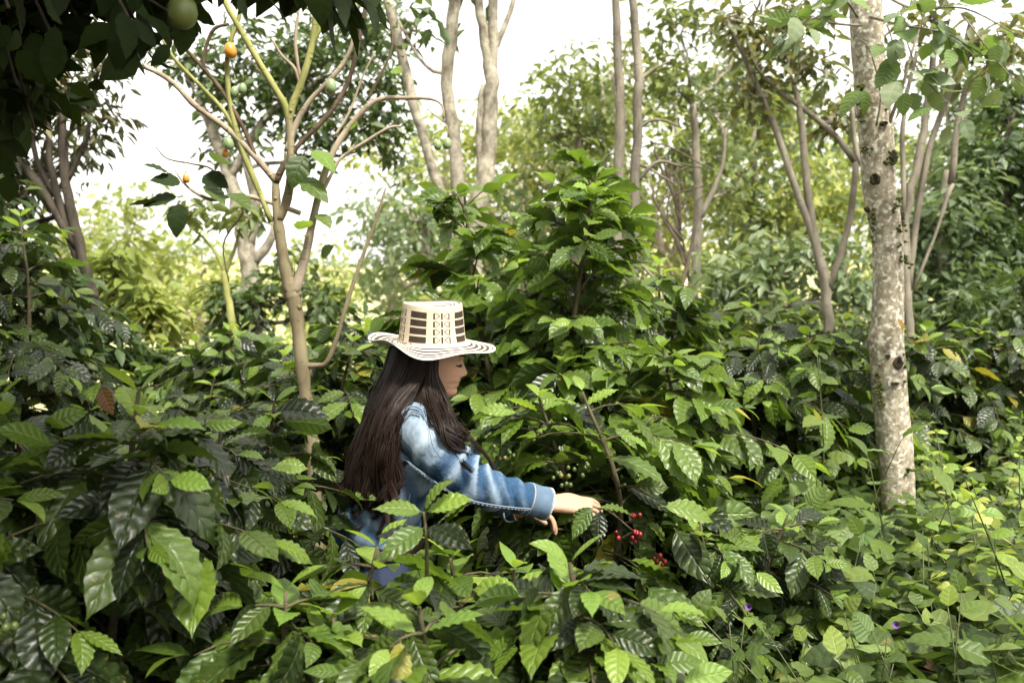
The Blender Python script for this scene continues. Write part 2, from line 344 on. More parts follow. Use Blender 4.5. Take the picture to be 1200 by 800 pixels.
def frame(d, up, roll=0.0):
    d = d / np.linalg.norm(d); x = np.cross(d, up); n = np.linalg.norm(x)
    x = x / n if n > 1e-4 else np.array([1.0, 0, 0]); z = np.cross(x, d)
    c, s = math.cos(roll), math.sin(roll)
    return np.stack([x * c + z * s, d, z * c - x * s], 1)      # columns X Y Z
class Leaves:
    """leaf placements of one plant: the ones that show largest become objects, the rest one mesh"""
    def __init__(s, rng, keep=None): s.L = []; s.rng = rng; s.keep = keep
    def add(s, pos, d, size, mat, tpl, up=(0, 0, 1), roll=None, wscale=1.0):
        r = s.rng.normal(0, 0.3) if roll is None else roll
        F = frame(np.asarray(d, float), np.asarray(up, float), r) * size
        F[:, 0] *= wscale
        if s.keep is not None and not (s.keep(np.asarray(pos) + F[:, 1] * 0.5) and s.keep(np.asarray(pos) + F[:, 1])): return
        s.L.append((np.asarray(pos, float), F, size, mat, tpl, int(s.rng.integers(len(TPL[tpl][0])))))
    def build(s, parent, limit=300, rest_name='inner_leaves', axis=None):
        o = np.array(parent.location)
        sco = []
        for (p, F, size, mat, tpl, i) in s.L:
            c = p + F[:, 1] * 0.5; px, py, z = project(c)
            v = size / max(z, 0.2) if z > 0.1 else 0
            if not (-60 < px < 1260 and -60 < py < 860): v *= 0.05
            if axis is not None:
                a = axis; out = c - a; toc = CAM - a
                front = (out @ toc) / (np.linalg.norm(toc) + 1e-6)
                v *= 1 + 1.5 * front + 0.7 * (c[2] - a[2])
            sco.append(v)
        order = np.argsort(-np.array(sco))
        for k in order[:limit]:
            p, F, size, mat, tpl, i = s.L[k]
            ob = bpy.data.objects.new('leaf', leaf_mesh(tpl, i, mat)); COL.objects.link(ob); ob.parent = parent
            m4 = np.eye(4); m4[:3, :3] = F; m4[:3, 3] = p - o; ob.matrix_basis = Matrix(m4.tolist())
        rest = {}
        for k in order[limit:]: rest.setdefault((s.L[k][3], s.L[k][4], s.L[k][5]), []).append(s.L[k])
        bym = {}
        for (mat, tpl, i), lst in rest.items():
            V, Q, UV = TPL[tpl][1][i]; n = len(V)
            Fm = np.array([l[1] for l in lst]); Pm = np.array([l[0] for l in lst]) - o
            VV = np.einsum('kij,nj->kni', Fm, V) + Pm[:, None, :]
            QQ = Q[None] + (np.arange(len(lst)) * n)[:, None, None]
            bym.setdefault(mat, []).append((VV.reshape(-1, 3), QQ.reshape(-1, 4), np.tile(UV, (len(lst), 1)), np.repeat(s.rng.random(len(lst)), n)))
        if bym:
            mats = list(bym); VS, QS, US, AS, IDX = [], [], [], [], []; b = 0
            for mi, mat in enumerate(mats):
                for V, Q, U, A in bym[mat]:
                    VS.append(V); QS.append(Q + b); US.append(U); AS.append(A); IDX.append(np.full(len(Q), mi)); b += len(V)
            me = mesh_np(rest_name, np.vstack(VS), np.vstack(QS), [M[m] for m in mats], uv=np.vstack(US), attrs={'tint': np.concatenate(AS)})
            me.polygons.foreach_set('material_index', np.concatenate(IDX).astype(np.int32))
            tag(link(rest_name, me, parent), kind='stuff')

def unit(v): v = np.asarray(v, float); return v / (np.linalg.norm(v) + 1e-12)
def horiz(a): return np.array([math.cos(a), math.sin(a), 0.0])

# ------------------------------------------------------------------ the ground, from the camera to the far hills
def build_ground():
    xs = np.unique(np.concatenate([np.linspace(-900, -40, 30), np.linspace(-40, -6, 24), np.linspace(-6, 6, 97), np.linspace(6, 40, 24), np.linspace(40, 900, 30)]))
    ys = np.unique(np.concatenate([np.linspace(-12, 0, 9), np.linspace(0, 9, 73), np.linspace(9, 60, 40), np.linspace(60, 900, 50)]))
    X, Y = np.meshgrid(xs, ys); Z = ground(X, Y)
    V = np.stack([X, Y, Z], -1).reshape(-1, 3); n = len(xs)
    i = np.arange(len(ys) - 1)[:, None] * n; j = np.arange(n - 1)[None, :]
    Q = np.stack([i + j, i + j + 1, i + n + j + 1, i + n + j], -1).reshape(-1, 4)
    m, nt, bs, out = new_mat('plantation_soil')
    ge = N(nt, 'ShaderNodeNewGeometry'); sx = N(nt, 'ShaderNodeSeparateXYZ'); nlink(nt, ge.outputs['Position'], sx.inputs[0])
    n1 = N(nt, 'ShaderNodeTexNoise'); n1.inputs['Scale'].default_value = 9; n1.inputs['Detail'].default_value = 8; nlink(nt, ge.outputs['Position'], n1.inputs['Vector'])
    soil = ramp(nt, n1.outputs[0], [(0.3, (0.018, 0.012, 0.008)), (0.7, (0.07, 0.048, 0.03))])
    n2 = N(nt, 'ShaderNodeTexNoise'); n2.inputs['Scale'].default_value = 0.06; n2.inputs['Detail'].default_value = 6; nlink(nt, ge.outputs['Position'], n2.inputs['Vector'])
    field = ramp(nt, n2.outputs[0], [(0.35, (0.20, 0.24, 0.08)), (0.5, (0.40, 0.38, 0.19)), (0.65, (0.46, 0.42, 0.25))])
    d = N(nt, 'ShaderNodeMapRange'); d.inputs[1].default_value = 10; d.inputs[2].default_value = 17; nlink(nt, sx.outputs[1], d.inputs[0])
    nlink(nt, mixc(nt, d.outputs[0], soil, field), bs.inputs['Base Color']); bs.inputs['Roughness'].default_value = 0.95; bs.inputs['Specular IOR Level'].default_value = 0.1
    bp = N(nt, 'ShaderNodeBump'); bp.inputs['Strength'].default_value = 0.7; bp.inputs['Distance'].default_value = 0.05
    nlink(nt, n1.outputs[0], bp.inputs['Height']); nlink(nt, bp.outputs[0], bs.inputs['Normal'])
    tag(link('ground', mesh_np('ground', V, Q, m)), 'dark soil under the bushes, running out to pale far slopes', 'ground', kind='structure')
build_ground()

def scatter_litter():
    rng = np.random.default_rng(5); M['litter'] = leaf_mat('dead_leaf', [(0, (0.05, 0.03, 0.018)), (0.6, (0.14, 0.085, 0.045)), (1, (0.24, 0.16, 0.09))], rough=0.8, trans=0.05, veins=5, bump=0.3, back=(0.12, 0.08, 0.05), spec=0.2)
    ac = Acc(); low = TPL['coffee'][1]
    for k in range(2600):
        y = rng.uniform(0.8, 7) ; x = rng.uniform(-0.62, 0.62) * (y + 0.6)
        V, Q, UV = low[k % 8]; d = horiz(rng.uniform(0, 6.28)); d[2] = rng.normal(0, 0.15)
        F = frame(unit(d), np.array([0, 0, 1.0]), rng.normal(0, 0.4)) * rng.uniform(0.07, 0.14)
        ac.add(V @ F.T + G(x, y) + np.array([0, 0, rng.uniform(0.008, 0.035)]), Q, None, rng.random(), UV)
    tag(ac.build('leaf_litter', M['litter']), 'brown dead leaves lying on the dark soil', 'leaf litter', kind='stuff')
scatter_litter()

# ------------------------------------------------------------------ coffee bushes
cherry_proto = {}
def berry_cluster(name, center, n, spread, r, mat, parent, rng):
    ac = Acc()
    for k in range(n):
        c = center + rng.normal(0, 1, 3) * spread
        th = np.linspace(0, np.pi, 6); ph = np.linspace(0, 2 * np.pi, 9)[:-1]
        rr = r * rng.uniform(0.85, 1.12)
        V = np.array([[math.sin(t) * math.cos(p), math.sin(t) * math.sin(p), 1.12 * math.cos(t)] for t in th for p in ph]) * rr + c
        Q = [[a * 8 + b, a * 8 + (b + 1) % 8, a * 8 + 8 + (b + 1) % 8, a * 8 + 8 + b] for a in range(5) for b in range(8)]
        ac.add(V, Q, None, rng.random())
    return tag(ac.build(name, M[mat], parent), kind='stuff')
def berry_mat(name, stops):
    m, nt, bs, out = new_mat(name)
    at = N(nt, 'ShaderNodeAttribute', attribute_name='tint'); nlink(nt, ramp(nt, at.outputs['Fac'], stops), bs.inputs['Base Color'])
    bs.inputs['Roughness'].default_value = 0.28; bs.inputs['Specular IOR Level'].default_value = 0.5
    return m
M['cherry'] = berry_mat('red_coffee_cherry', [(0, (0.09, 0.004, 0.007)), (0.7, (0.24, 0.006, 0.012)), (1, (0.30, 0.03, 0.02))])
M['green_berry'] = berry_mat('green_coffee_berry', [(0, (0.035, 0.06, 0.012)), (0.85, (0.085, 0.11, 0.026)), (1, (0.18, 0.13, 0.03))])

def coffee_bush(label, px, depth, H, Rad, seed, stems=3, limit=300, spread=0.25, group=None, leaf=0.14, low=0.18, step=0.062, young=0.12, prof=None, base=None, clusters=0, brown=0.0, upturn=0.35, sparse=1.0, lean=0.08, shoots=1.0, leafstep=0.052, keep=None, fresh=0.0):
    rng = np.random.default_rng(seed)
    b = P(px, 600, depth) if base is None else base
    g = G(b[0], b[1]); H = H - max(g[2], -0.1); root = thing('coffee_bush', label, 'bush', g, group)
    wood = Acc(); lv = Leaves(rng, keep)
    prof = prof or (lambda t: (0.55 + 0.45 * min(1, t / 0.35)) * (1 - max(0, (t - 0.45) / 0.55) ** 1.7) + 0.10)
    nodes = []
    for s in range(stems):
        a = s * 6.283 / stems + rng.uniform(-0.5, 0.5)
        off = horiz(a) * spread * (0 if stems == 1 else rng.uniform(0.7, 1.1))
        h = H * rng.uniform(0.88, 1.0) if s else H
        pts = catmull([g + off * 0.15 + [0, 0, -0.03], g + off * 0.6 + [0, 0, h * 0.4], g + off + [rng.normal(0, lean) * h * .4, rng.normal(0, lean) * h * .4, h * 0.75], g + off * 1.1 + [rng.normal(0, lean) * h * .5, rng.normal(0, lean) * h * .5, h]], 18)
        wood.tube(pts, np.linspace(0.016, 0.004, 18) * (0.7 + 0.3 * H), 7)
        a0 = rng.uniform(0, 3.14); zs = np.arange(low * h, h - 0.04, step)
        for i, z in enumerate(zs):
            t = z / h; k = t * 17; i0 = min(16, int(k)); o = pts[i0] * (1 - k + i0) + pts[i0 + 1] * (k - i0)
            nodes.append(o)
            for side in (0, 1):
                if rng.random() > 0.93 * sparse: continue
                az = a0 + i * 1.57 + side * math.pi + rng.normal(0, 0.4)
                Lb = Rad * prof(t) * rng.uniform(0.75, 1.12)
                hz = horiz(az); el = upturn * (0.25 + 0.9 * t) + rng.normal(0, 0.1)
                nn = max(4, int(Lb / leafstep) + 2)
                ss = np.linspace(0, 1, nn)
                sag = (0.55 - 0.25 * t) * Lb
                bp = o + hz * (ss * Lb)[:, None] * math.cos(el) + np.array([0, 0, 1.0]) * (ss * Lb * math.sin(el) - sag * ss**2.2)[:, None]
                bend = rng.normal(0, 0.12) * Lb; bp += np.cross(hz, [0, 0, 1]) * (bend * ss**2)[:, None]
                bp[:, 2] = np.maximum(bp[:, 2], ground(bp[:, 0], bp[:, 1]) + 0.05)
                ne = nn if keep is None else next((i for i in range(1, nn) if not keep(bp[i] + hz * 0.04)), nn)      # picked back where she reaches in
                if ne > 1: wood.tube(bp[:ne], np.linspace(0.0045, 0.0017, nn)[:ne], 4, cap=False)
                tang = np.gradient(bp, axis=0)
                for q in range(1, nn):
                    fr = q / (nn - 1)
                    if fr < 0.16 and rng.random() < 0.6: continue
                    tq = unit(tang[q]); last = q == nn - 1
                    sz = leaf * rng.uniform(0.6, 1.2) * (0.62 if last else (0.85 if q == nn - 2 else 1.0))
                    for sg in (-1, 1):
                        if rng.random() > 0.92: continue
                        spread_a = rng.uniform(0.45, 1.35) if not last else rng.uniform(0.3, 0.6)
                        d = tq * math.cos(spread_a) + np.cross(tq, [0, 0, 1.0]) * sg * math.sin(spread_a)
                        d = unit(d); d[2] += rng.uniform(-0.85, 0.2) if not last else rng.uniform(0.0, 0.6)
                        r = rng.random()
                        m = 'coffee'
                        if last: m = 'coffee_young' if r < 0.3 else 'coffee_mid'
                        elif fr > 0.7: m = 'coffee_mid' if r < young * 4 else 'coffee'
                        elif r < young: m = 'coffee_mid'
                        if m == 'coffee' and rng.random() < fresh: m = 'coffee_mid'
                        if rng.random() < 0.012: m = 'coffee_old'
                        if r > 1 - brown: m = 'coffee_brown'
                        lv.add(bp[q], unit(d), sz, m, 'coffee', up=unit(np.array([0, 0, 1.0]) + tq * 0.15 + rng.normal(0, 0.2, 3)), roll=rng.normal(0, 0.42) + sg * 0.15)
        if shoots > 0:                                                       # the leading shoot
            for pr in range(3):
                o = pts[-1] - [0, 0, 0.05 * pr]
                for sg in (0, 1):
                    d = horiz(a0 + pr * 1.57 + sg * math.pi); d[2] = 1.0 - 0.38 * pr
                    lv.add(o, unit(d), leaf * (0.5 + 0.22 * pr), 'coffee_young' if pr < 2 else 'coffee_mid', 'coffee', up=unit(-d * [1, 1, 0] + [0, 0, 0.4]) if pr == 0 else (0, 0, 1), roll=rng.normal(0, 0.15))
    wood.build('stem', M['stem'], root)
    for c in range(clusters):
        o = nodes[int(rng.integers(len(nodes)))]; d = horiz(rng.uniform(-2.9, -0.2)); pc = o + d * Rad * rng.uniform(0.25, 0.7)
        berry_cluster('berry_cluster', pc, int(rng.integers(6, 12)), np.array([0.016, 0.016, 0.013]), 0.0075, 'green_berry', root, rng)
    lv.build(root, limit, axis=g + [0, 0, H * 0.55])
    return root

LEFT = 'coffee bushes left of the woman'
RIGHT_G = 'coffee bushes right of the woman'
# foreground
coffee_bush('broad glossy coffee bush in front of the woman, reaching up to her forearms', 515, 1.98, 1.07, 0.37, 11, keep=lambda p: p[2] < 1.6 - p[1] * 0.232, fresh=0.08, stems=8, spread=0.29, leaf=0.165, low=0.25, young=0.14, clusters=4, upturn=0.3, step=0.05, leafstep=0.046)
def lone_shoot(root):
    rng = np.random.default_rng(8); o = np.array(root.location); ac = Acc(); lv = Leaves(rng); b = catmull([P(500, 690, 2.0), P(500, 640, 2.0), P(497, 600, 2.0)], 10); ac.tube(b, np.linspace(0.005, 0.003, 10), 6); ac.build('shoot', M['stem'], root)
    for (dx, dy, dz, s, m, k) in ((0.35, -0.25, 0.75, 0.095, 'coffee_mid', 0), (-0.8, -0.3, 0.25, 0.10, 'coffee_mid', 0), (0.8, -0.2, 0.35, 0.10, 'coffee_young', 0), (-0.5, -0.7, -0.1, 0.12, 'coffee_mid', 2), (0.7, -0.6, -0.1, 0.12, 'coffee', 2), (-0.8, 0.2, 0.05, 0.11, 'coffee', 3), (0.5, 0.5, 0.1, 0.1, 'coffee', 3)):
        lv.add(b[9 - k], unit((dx, dy, dz)), s, m, 'coffee', up=(-dx * 0.5, -0.6, 1.0), roll=0.1)
    lv.build(root, 20)
lone_shoot([o for o in COL.objects if o.name == 'coffee_bush'][0])
coffee_bush('large dark leaved coffee bush left of the tan fruit tree, with one bronze curled leaf', 15, 2.05, 1.38, 0.40, 23, stems=6, spread=0.26, step=0.055, leaf=0.165, low=0.1, young=0.04, group=LEFT, clusters=3)
def bronze_leaf(root):
    lv = Leaves(np.random.default_rng(2)); lv.add(P(118, 452, 1.95), unit((0.35, -0.3, -0.8)), 0.06, 'coffee_brown', 'broad', up=(-0.5, -0.6, 0.5)); lv.build(root, 5)
bronze_leaf([o for o in COL.objects if o.name == 'coffee_bush.001'][0])
coffee_bush('dark coffee bush growing round the foot of the tan fruit tree', 240, 2.8, 1.25, 0.32, 31, stems=4, spread=0.2, leaf=0.15, low=0.1, young=0.05, group=LEFT)
coffee_bush('low dark coffee bush with big drooping leaves beside the gap of bare soil', -20, 1.30, 0.95, 0.42, 37, stems=2, spread=0.14, leaf=0.16, low=0.15, young=0.06, limit=220, group=LEFT)
# the bush being picked, the tall one behind it, and those to the right
pick = coffee_bush('dense coffee bush with red ripe cherries that the woman is picking', 715, 3.40, 1.36, 0.48, 41, keep=lambda p: not (p[0] < 0.32 and p[1] < 3.04) and not (p[0] < 0.49 and p[1] < 2.95 and 0.70 < p[2] < 0.98), fresh=0.3, stems=5, spread=0.28, leaf=0.172, low=0.1, young=0.3, group=RIGHT_G, clusters=7)
coffee_bush('tallest coffee bush, pale young shoots rising above the hat', 645, 4.1, 2.02, 0.55, 47, stems=4, spread=0.26, leaf=0.172, low=0.12, young=0.45, group=RIGHT_G, fresh=0.6, upturn=0.85, sparse=0.66, step=0.08, prof=lambda t: 0.85 if t < 0.6 else 0.85 - 1.35 * (t - 0.6))
coffee_bush('coffee bush between the picked bush and the lichen covered trunk', 890, 4.7, 1.40, 0.52, 53, stems=4, spread=0.24, leaf=0.16, low=0.1, young=0.25, group=RIGHT_G)
coffee_bush('coffee bush growing behind the lichen covered trunk', 1090, 5.6, 1.35, 0.55, 59, stems=4, spread=0.26, leaf=0.15, low=0.1, young=0.06, group=RIGHT_G, limit=220)
coffee_bush('small loose coffee bush with green berries beside the red cherries', 840, 3.1, 0.88, 0.34, 61, keep=lambda p: not (p[0] < 0.49 and p[1] < 2.98), stems=3, spread=0.16, leaf=0.135, low=0.1, young=0.14, group=RIGHT_G, clusters=4, limit=220)
# behind
coffee_bush('coffee bush directly behind the long haired woman', 425, 4.6, 1.42, 0.60, 67, stems=4, spread=0.26, leaf=0.15, low=0.12, young=0.14, group=LEFT, limit=220)
coffee_bush('coffee bush behind the tan fruit tree, its leaves catching light', 345, 5.6, 1.38, 0.65, 71, stems=4, spread=0.28, leaf=0.15, low=0.15, young=0.14, group=LEFT, limit=70, step=0.075)
coffee_bush('coffee bush in the row between the forked dark trunk and the tan fruit tree', 235, 6.0, 1.32, 0.65, 73, stems=4, spread=0.3, leaf=0.15, low=0.15, young=0.12, group=LEFT, limit=60, step=0.075)
coffee_bush('coffee bush at the foot of the forked dark trunk', 190, 4.9, 1.12, 0.5, 79, stems=3, spread=0.26, leaf=0.15, low=0.12, young=0.03, group=LEFT, limit=100, step=0.075)
coffee_bush('tall very dark coffee bush left of the forked dark trunk', 0, 4.6, 1.9, 0.5, 83, stems=4, spread=0.24, leaf=0.15, low=0.1, young=0.02, group=LEFT, limit=150, step=0.08)
coffee_bush('coffee bush just behind the tallest coffee bush and the bare twin trunks', 800, 5.6, 1.5, 0.6, 89, stems=4, spread=0.3, leaf=0.15, low=0.12, young=0.14, group=RIGHT_G, limit=80, step=0.075)
coffee_bush('coffee bush filling the gap below the tallest bush', 575, 4.7, 1.72, 0.5, 97, stems=4, spread=0.25, leaf=0.165, low=0.12, young=0.25, fresh=0.4, group=RIGHT_G, limit=120, step=0.075)

for k, (px, d, h, lab) in enumerate(((480, 7.4, 1.35, 'far coffee bush behind the hat'), (690, 7.2, 1.5, 'far coffee bush behind the foot of the bare twin trunks'), (880, 7.0, 1.5, 'far coffee bush behind the tangle of dry twigs'), (985, 6.6, 1.4, 'far coffee bush just left of the lichen covered trunk'), (1180, 6.4, 1.35, 'far coffee bush behind the tallest yellow green shrub'), (600, 6.4, 1.4, 'far coffee bush behind the tallest coffee bush'))):
    coffee_bush(lab, px, d, h, 0.62, 1000 + k, stems=4, spread=0.34, leaf=0.17, low=0.06, young=0.1, group=RIGHT_G, limit=25, step=0.1, leafstep=0.07)

coffee_bush('leafy coffee bush pressed between the tallest bush and the bare twin trunks', 715, 4.75, 1.68, 0.46, 98, stems=3, spread=0.22, leaf=0.165, low=0.12, young=0.3, fresh=0.4, group=RIGHT_G, limit=120, step=0.075)
# red cherries beside her hand
rngc = np.random.default_rng(3)
for (cx, cyy, dd, n) in ((742, 603, 2.92, 4), (747, 627, 2.90, 10), (774, 655, 2.86, 6), (722, 630, 2.95, 3)):
    berry_cluster('cherry_cluster', P(cx, cyy, dd), n, np.array([0.0085, 0.007, 0.008]), 0.0074, 'cherry', pick, rngc)
for (cx, cyy, dd, n) in ((660, 560, 3.04, 12), (690, 548, 3.05, 9), (730, 562, 3.05, 9), (785, 600, 3.0, 8), (770, 578, 3.05, 8)):
    berry_cluster('berry_cluster', P(cx, cyy, dd), n, np.array([0.02, 0.016, 0.018]), 0.0075, 'green_berry', pick, rngc)

def hand_sprig(root):
    rng = np.random.default_rng(6); lv = Leaves(rng); ac = Acc(); b = catmull([P(745, 625, 2.95), P(715, 600, 2.80), P(696, 594, 2.76)], 10); ac.tube(b, np.linspace(0.004, 0.002, 10), 5); ac.build('twig', M['stem'], root)
    for (i, d, s, m) in ((9, (-0.5, -0.35, -0.55), 0.105, 'coffee_mid'), (9, (-0.75, -0.1, -0.35), 0.08, 'coffee'), (8, (0.9, -0.2, 0.12), 0.10, 'coffee_mid'), (7, (-0.1, -0.5, -0.7), 0.10, 'coffee')):
        lv.add(b[i], unit(d), s, m, 'coffee', up=(0.0, -0.5, 1.0), roll=0.1)
    lv.build(root, 20)
hand_sprig(pick)
# ------------------------------------------------------------------ trees
def wpath(pts, depth):
    """pixel path [(px, py, radius px[, extra depth])] -> world points, radii"""
    W, rr = [], []
    for p in pts:
        d = depth + (p[3] if len(p) > 3 else 0); W.append(P(p[0], p[1], d)); rr.append(p[2] * d / FPX)
    return np.array(W), np.array(rr)
def limb(pts, rad, n, sides, rough, rng, bump=0.0):
    W = catmull(pts, n); rr = np.interp(np.linspace(0, 1, n), np.linspace(0, 1, len(rad)), rad)
    if bump: W = W + rng.normal(0, bump, W.shape) * rr[:, None]
    return tube(W, rr, sides, rough=rough, rng=rng)
DIA_V = np.array([[0, 0, 0], [-0.5, 0.38, 0.07], [0, 0.45, -0.02], [0.5, 0.38, 0.07], [-0.33, 0.72, 0.0], [0.33, 0.72, 0.0], [0, 1, -0.12]])
DIA_T = np.array([[0, 2, 1], [0, 3, 2], [1, 2, 4], [2, 3, 5], [2, 6, 4], [2, 5, 6]])
def crown_leaves(clusters, per, crad, leaf, width, rng, flat=0.35, hang=0.35):
    """leaf faces round cluster points -> V, T, tint"""
    K = len(clusters); n = K * per
    c = np.repeat(clusters, per, 0); ct = np.repeat(rng.random(K) * 0.55, per)
    off = rng.normal(0, 1, (n, 3)); off /= np.linalg.norm(off, axis=1)[:, None]; off *= (rng.random((n, 1)) ** 0.5) * crad; off[:, 2] *= 0.75
    pos = c + off
    d = off / crad * 0.6 + rng.normal(0, 0.6, (n, 3)); d[:, 2] = d[:, 2] * flat - hang; d /= np.linalg.norm(d, axis=1)[:, None] + 1e-9
    up = np.array([0, 0, 1.0]) + rng.normal(0, 0.5, (n, 3)); x = np.cross(d, up); x /= np.linalg.norm(x, axis=1)[:, None] + 1e-9; z = np.cross(x, d)
    sz = leaf * rng.uniform(0.6, 1.25, n)
    F = np.stack([x * width, d, z], 2) * sz[:, None, None]
    V = np.einsum('kij,nj->kni', F, DIA_V) + pos[:, None, :]
    T = DIA_T[None] + (np.arange(n) * 7)[:, None, None]
    tint = np.repeat(ct + rng.random(n) * 0.42, 7)
    return V.reshape(-1, 3), T.reshape(-1, 3), tint
def tree(name, label, depth, paths, blobs, bark, leafm, seed, cat='tree', group=None, per=26, dens=1.0, leaf=0.09, width=0.42, crad=0.3, sides=9, rough=0.06, limb_r=0.02, hang=0.35, twigs=True, bumpy=0.12, base_flare=1.15):
    """paths: pixel paths bottom to top, the first reaches the ground; blobs: (px, py, extra depth, rx px, ry px[, depth radius])"""
    rng = np.random.default_rng(seed)
    W0, r0 = wpath(paths[0], depth); g = G(W0[0][0], W0[0][1])
    root = thing(name, label, cat, g, group)
    tr = Acc(); allp = []
    for k, p in enumerate(paths):
        W, r = wpath(p, depth)
        if k == 0 and W[0][2] > g[2] + 0.02: W = np.vstack([g - [0, 0, 0.05], W]); r = np.concatenate([[r[0] * base_flare], r])
        n = max(8, int(np.linalg.norm(np.diff(W, axis=0), axis=1).sum() / 0.09)); n = min(n, 60)
        V, Q, T = limb(W, r, n, sides, rough, rng, bumpy); tr.add(V, Q, T); allp.append(catmull(W, n))
    trunk_pts = np.vstack(allp); tr.build('trunk', M[bark], root)
    cl = []; br = Acc(); hasb = False
    for bl in blobs:
        px, py, dd, rx, ry = bl[:5]; c = P(px, py, depth + dd); s = (depth + dd) / FPX
        rad = np.array([rx * s, (bl[5] if len(bl) > 5 else rx * s * 0.8), ry * s])
        vol = rad[0] * rad[1] * rad[2] * 4.19; nc = max(5, int(2.0 * dens * vol / (crad ** 3 * 1.9)))
        q = rng.normal(0, 1, (nc, 3)); q /= np.linalg.norm(q, axis=1)[:, None]; q *= rng.random((nc, 1)) ** 0.42 * rng.uniform(0.75, 1.12, (nc, 1))
        cc = c + q * rad; cl.append(cc)
        if twigs:
            lowp = trunk_pts[trunk_pts[:, 2] < c[2] + 0.3 * rad[2]] if (trunk_pts[:, 2] < c[2] + 0.3 * rad[2]).any() else trunk_pts
            dist = np.linalg.norm(lowp - c, axis=1) + 0.6 * np.abs(lowp[:, 2] - (c[2] - rad[2] * 0.7)); a = lowp[int(np.argmin(dist))]
            mid = (a + c) / 2 + rng.normal(0, 0.1, 3) * rad + [0, 0, -0.1 * rad[2]]
            main = catmull([a, mid, c], 10); br.tube(main + rng.normal(0, 0.01, main.shape), np.linspace(limb_r, limb_r * 0.45, 10), 5, cap=False); hasb = True
            for e in cc[: min(nc, 70)]:
                o = main[int(rng.integers(3, 10))]; m2 = (o + e) / 2 + rng.normal(0, 0.12, 3) * np.linalg.norm(e - o)
                br.tube(catmull([o, m2, e], 6), np.linspace(limb_r * 0.35, limb_r * 0.12, 6), 3, cap=False)
    if hasb: tag(br.build('branches', M[bark], root), kind='stuff')
    if cl:
        cl = np.vstack(cl)
        V, T, tint = crown_leaves(cl, int(per * 1.25), crad, leaf * 1.2, width, rng, hang=hang)
        ac = Acc(); ac.add(V, None, T, tint); o = ac.build('crown', M[leafm], root); tag(o, kind='stuff')
    return root
# -- the far belt of trees that closes the view
FARB = 'far belt of light green trees closing the view'
M['f_darkolive'] = far_leaf('tree_leaf_dark_olive', [(0, (0.02, 0.028, 0.009)), (0.7, (0.05, 0.055, 0.018)), (1, (0.13, 0.11, 0.03))], trans=0.22, tcol=(0.18, 0.15, 0.04))
for k, (px, top, wdt, d, m, lab) in enumerate((
        (455, 230, 70, 22, 'f_grey', 'soft grey green far tree left of the three pale trunks'), (520, 120, 75, 26, 'f_bright', 'light green far tree showing between the three pale trunks'),
        (610, 110, 75, 24, 'f_bright', 'light green far tree just right of the three pale trunks'), (665, 75, 70, 17, 'f_green', 'full green far tree left of the bare twin trunks'),
        (730, 110, 70, 21, 'f_olive', 'olive far tree showing between the bare twin trunks'), (790, 40, 75, 18, 'f_bright', 'tall light green far tree right of the bare twin trunks'),
        (860, 90, 80, 23, 'f_bright', 'light green far tree behind the tangle of dry twigs'), (925, 70, 80, 17, 'f_grey', 'grey green far tree behind the slender forked brown tree'),
        (985, 130, 70, 20, 'f_bright', 'light green far tree just left of the lichen covered trunk'), (1075, 150, 70, 21, 'f_yellow', 'yellowish far tree behind the fan of leaning brown stems'),
        (1140, 110, 80, 18, 'f_green', 'green far tree right of the fan of leaning brown stems'), (1215, 60, 90, 15, 'f_dark', 'dark far tree at the very edge of the plantation'),
        (70, 230, 60, 16, 'f_yellow', 'yellow green far tree seen between the dark forked trunks'), (260, 268, 60, 28, 'f_bright', 'small light green far tree below the grey trunks'),
        (400, 290, 60, 30, 'f_yellow', 'pale yellow green far tree right of the tan fruit tree'), (190, 285, 60, 27, 'f_grey', 'grey green far tree low in the gap by the coffee row'), (232, 285, 55, 25, 'f_bright', 'light green far tree beside the thin green sapling'), (705, 45, 75, 14, 'f_green', 'full green tree close behind the bare twin trunks'), (880, 15, 80, 13, 'f_grey', 'tall grey green tree with its top behind the olive leaves'), (1110, 60, 75, 14, 'f_grey', 'grey green tree behind the twigs of the lichen covered trunk'), (610, 180, 60, 13, 'f_olive', 'olive tree low behind the tallest coffee bush'))):
    bl = []; rg = np.random.default_rng(900 + k); y = top + wdt * 0.5
    while y < 395: bl.append((px + rg.normal(0, wdt * 0.25), y, rg.normal(0, 0.6), wdt * rg.uniform(0.55, 0.8), wdt * rg.uniform(0.42, 0.6))); y += wdt * 0.55
    s = d / FPX * wdt
    tree('tree', lab, d, [[(px, 430, 5), (px + 4, (top + 400) / 2, 4), (px, top + wdt * 0.6, 2)]], bl, 'bark_pale', m, 900 + k, group=FARB, per=22, dens=1.0, leaf=0.0085 * d, crad=0.028 * d, width=0.5, limb_r=0.0025 * d)
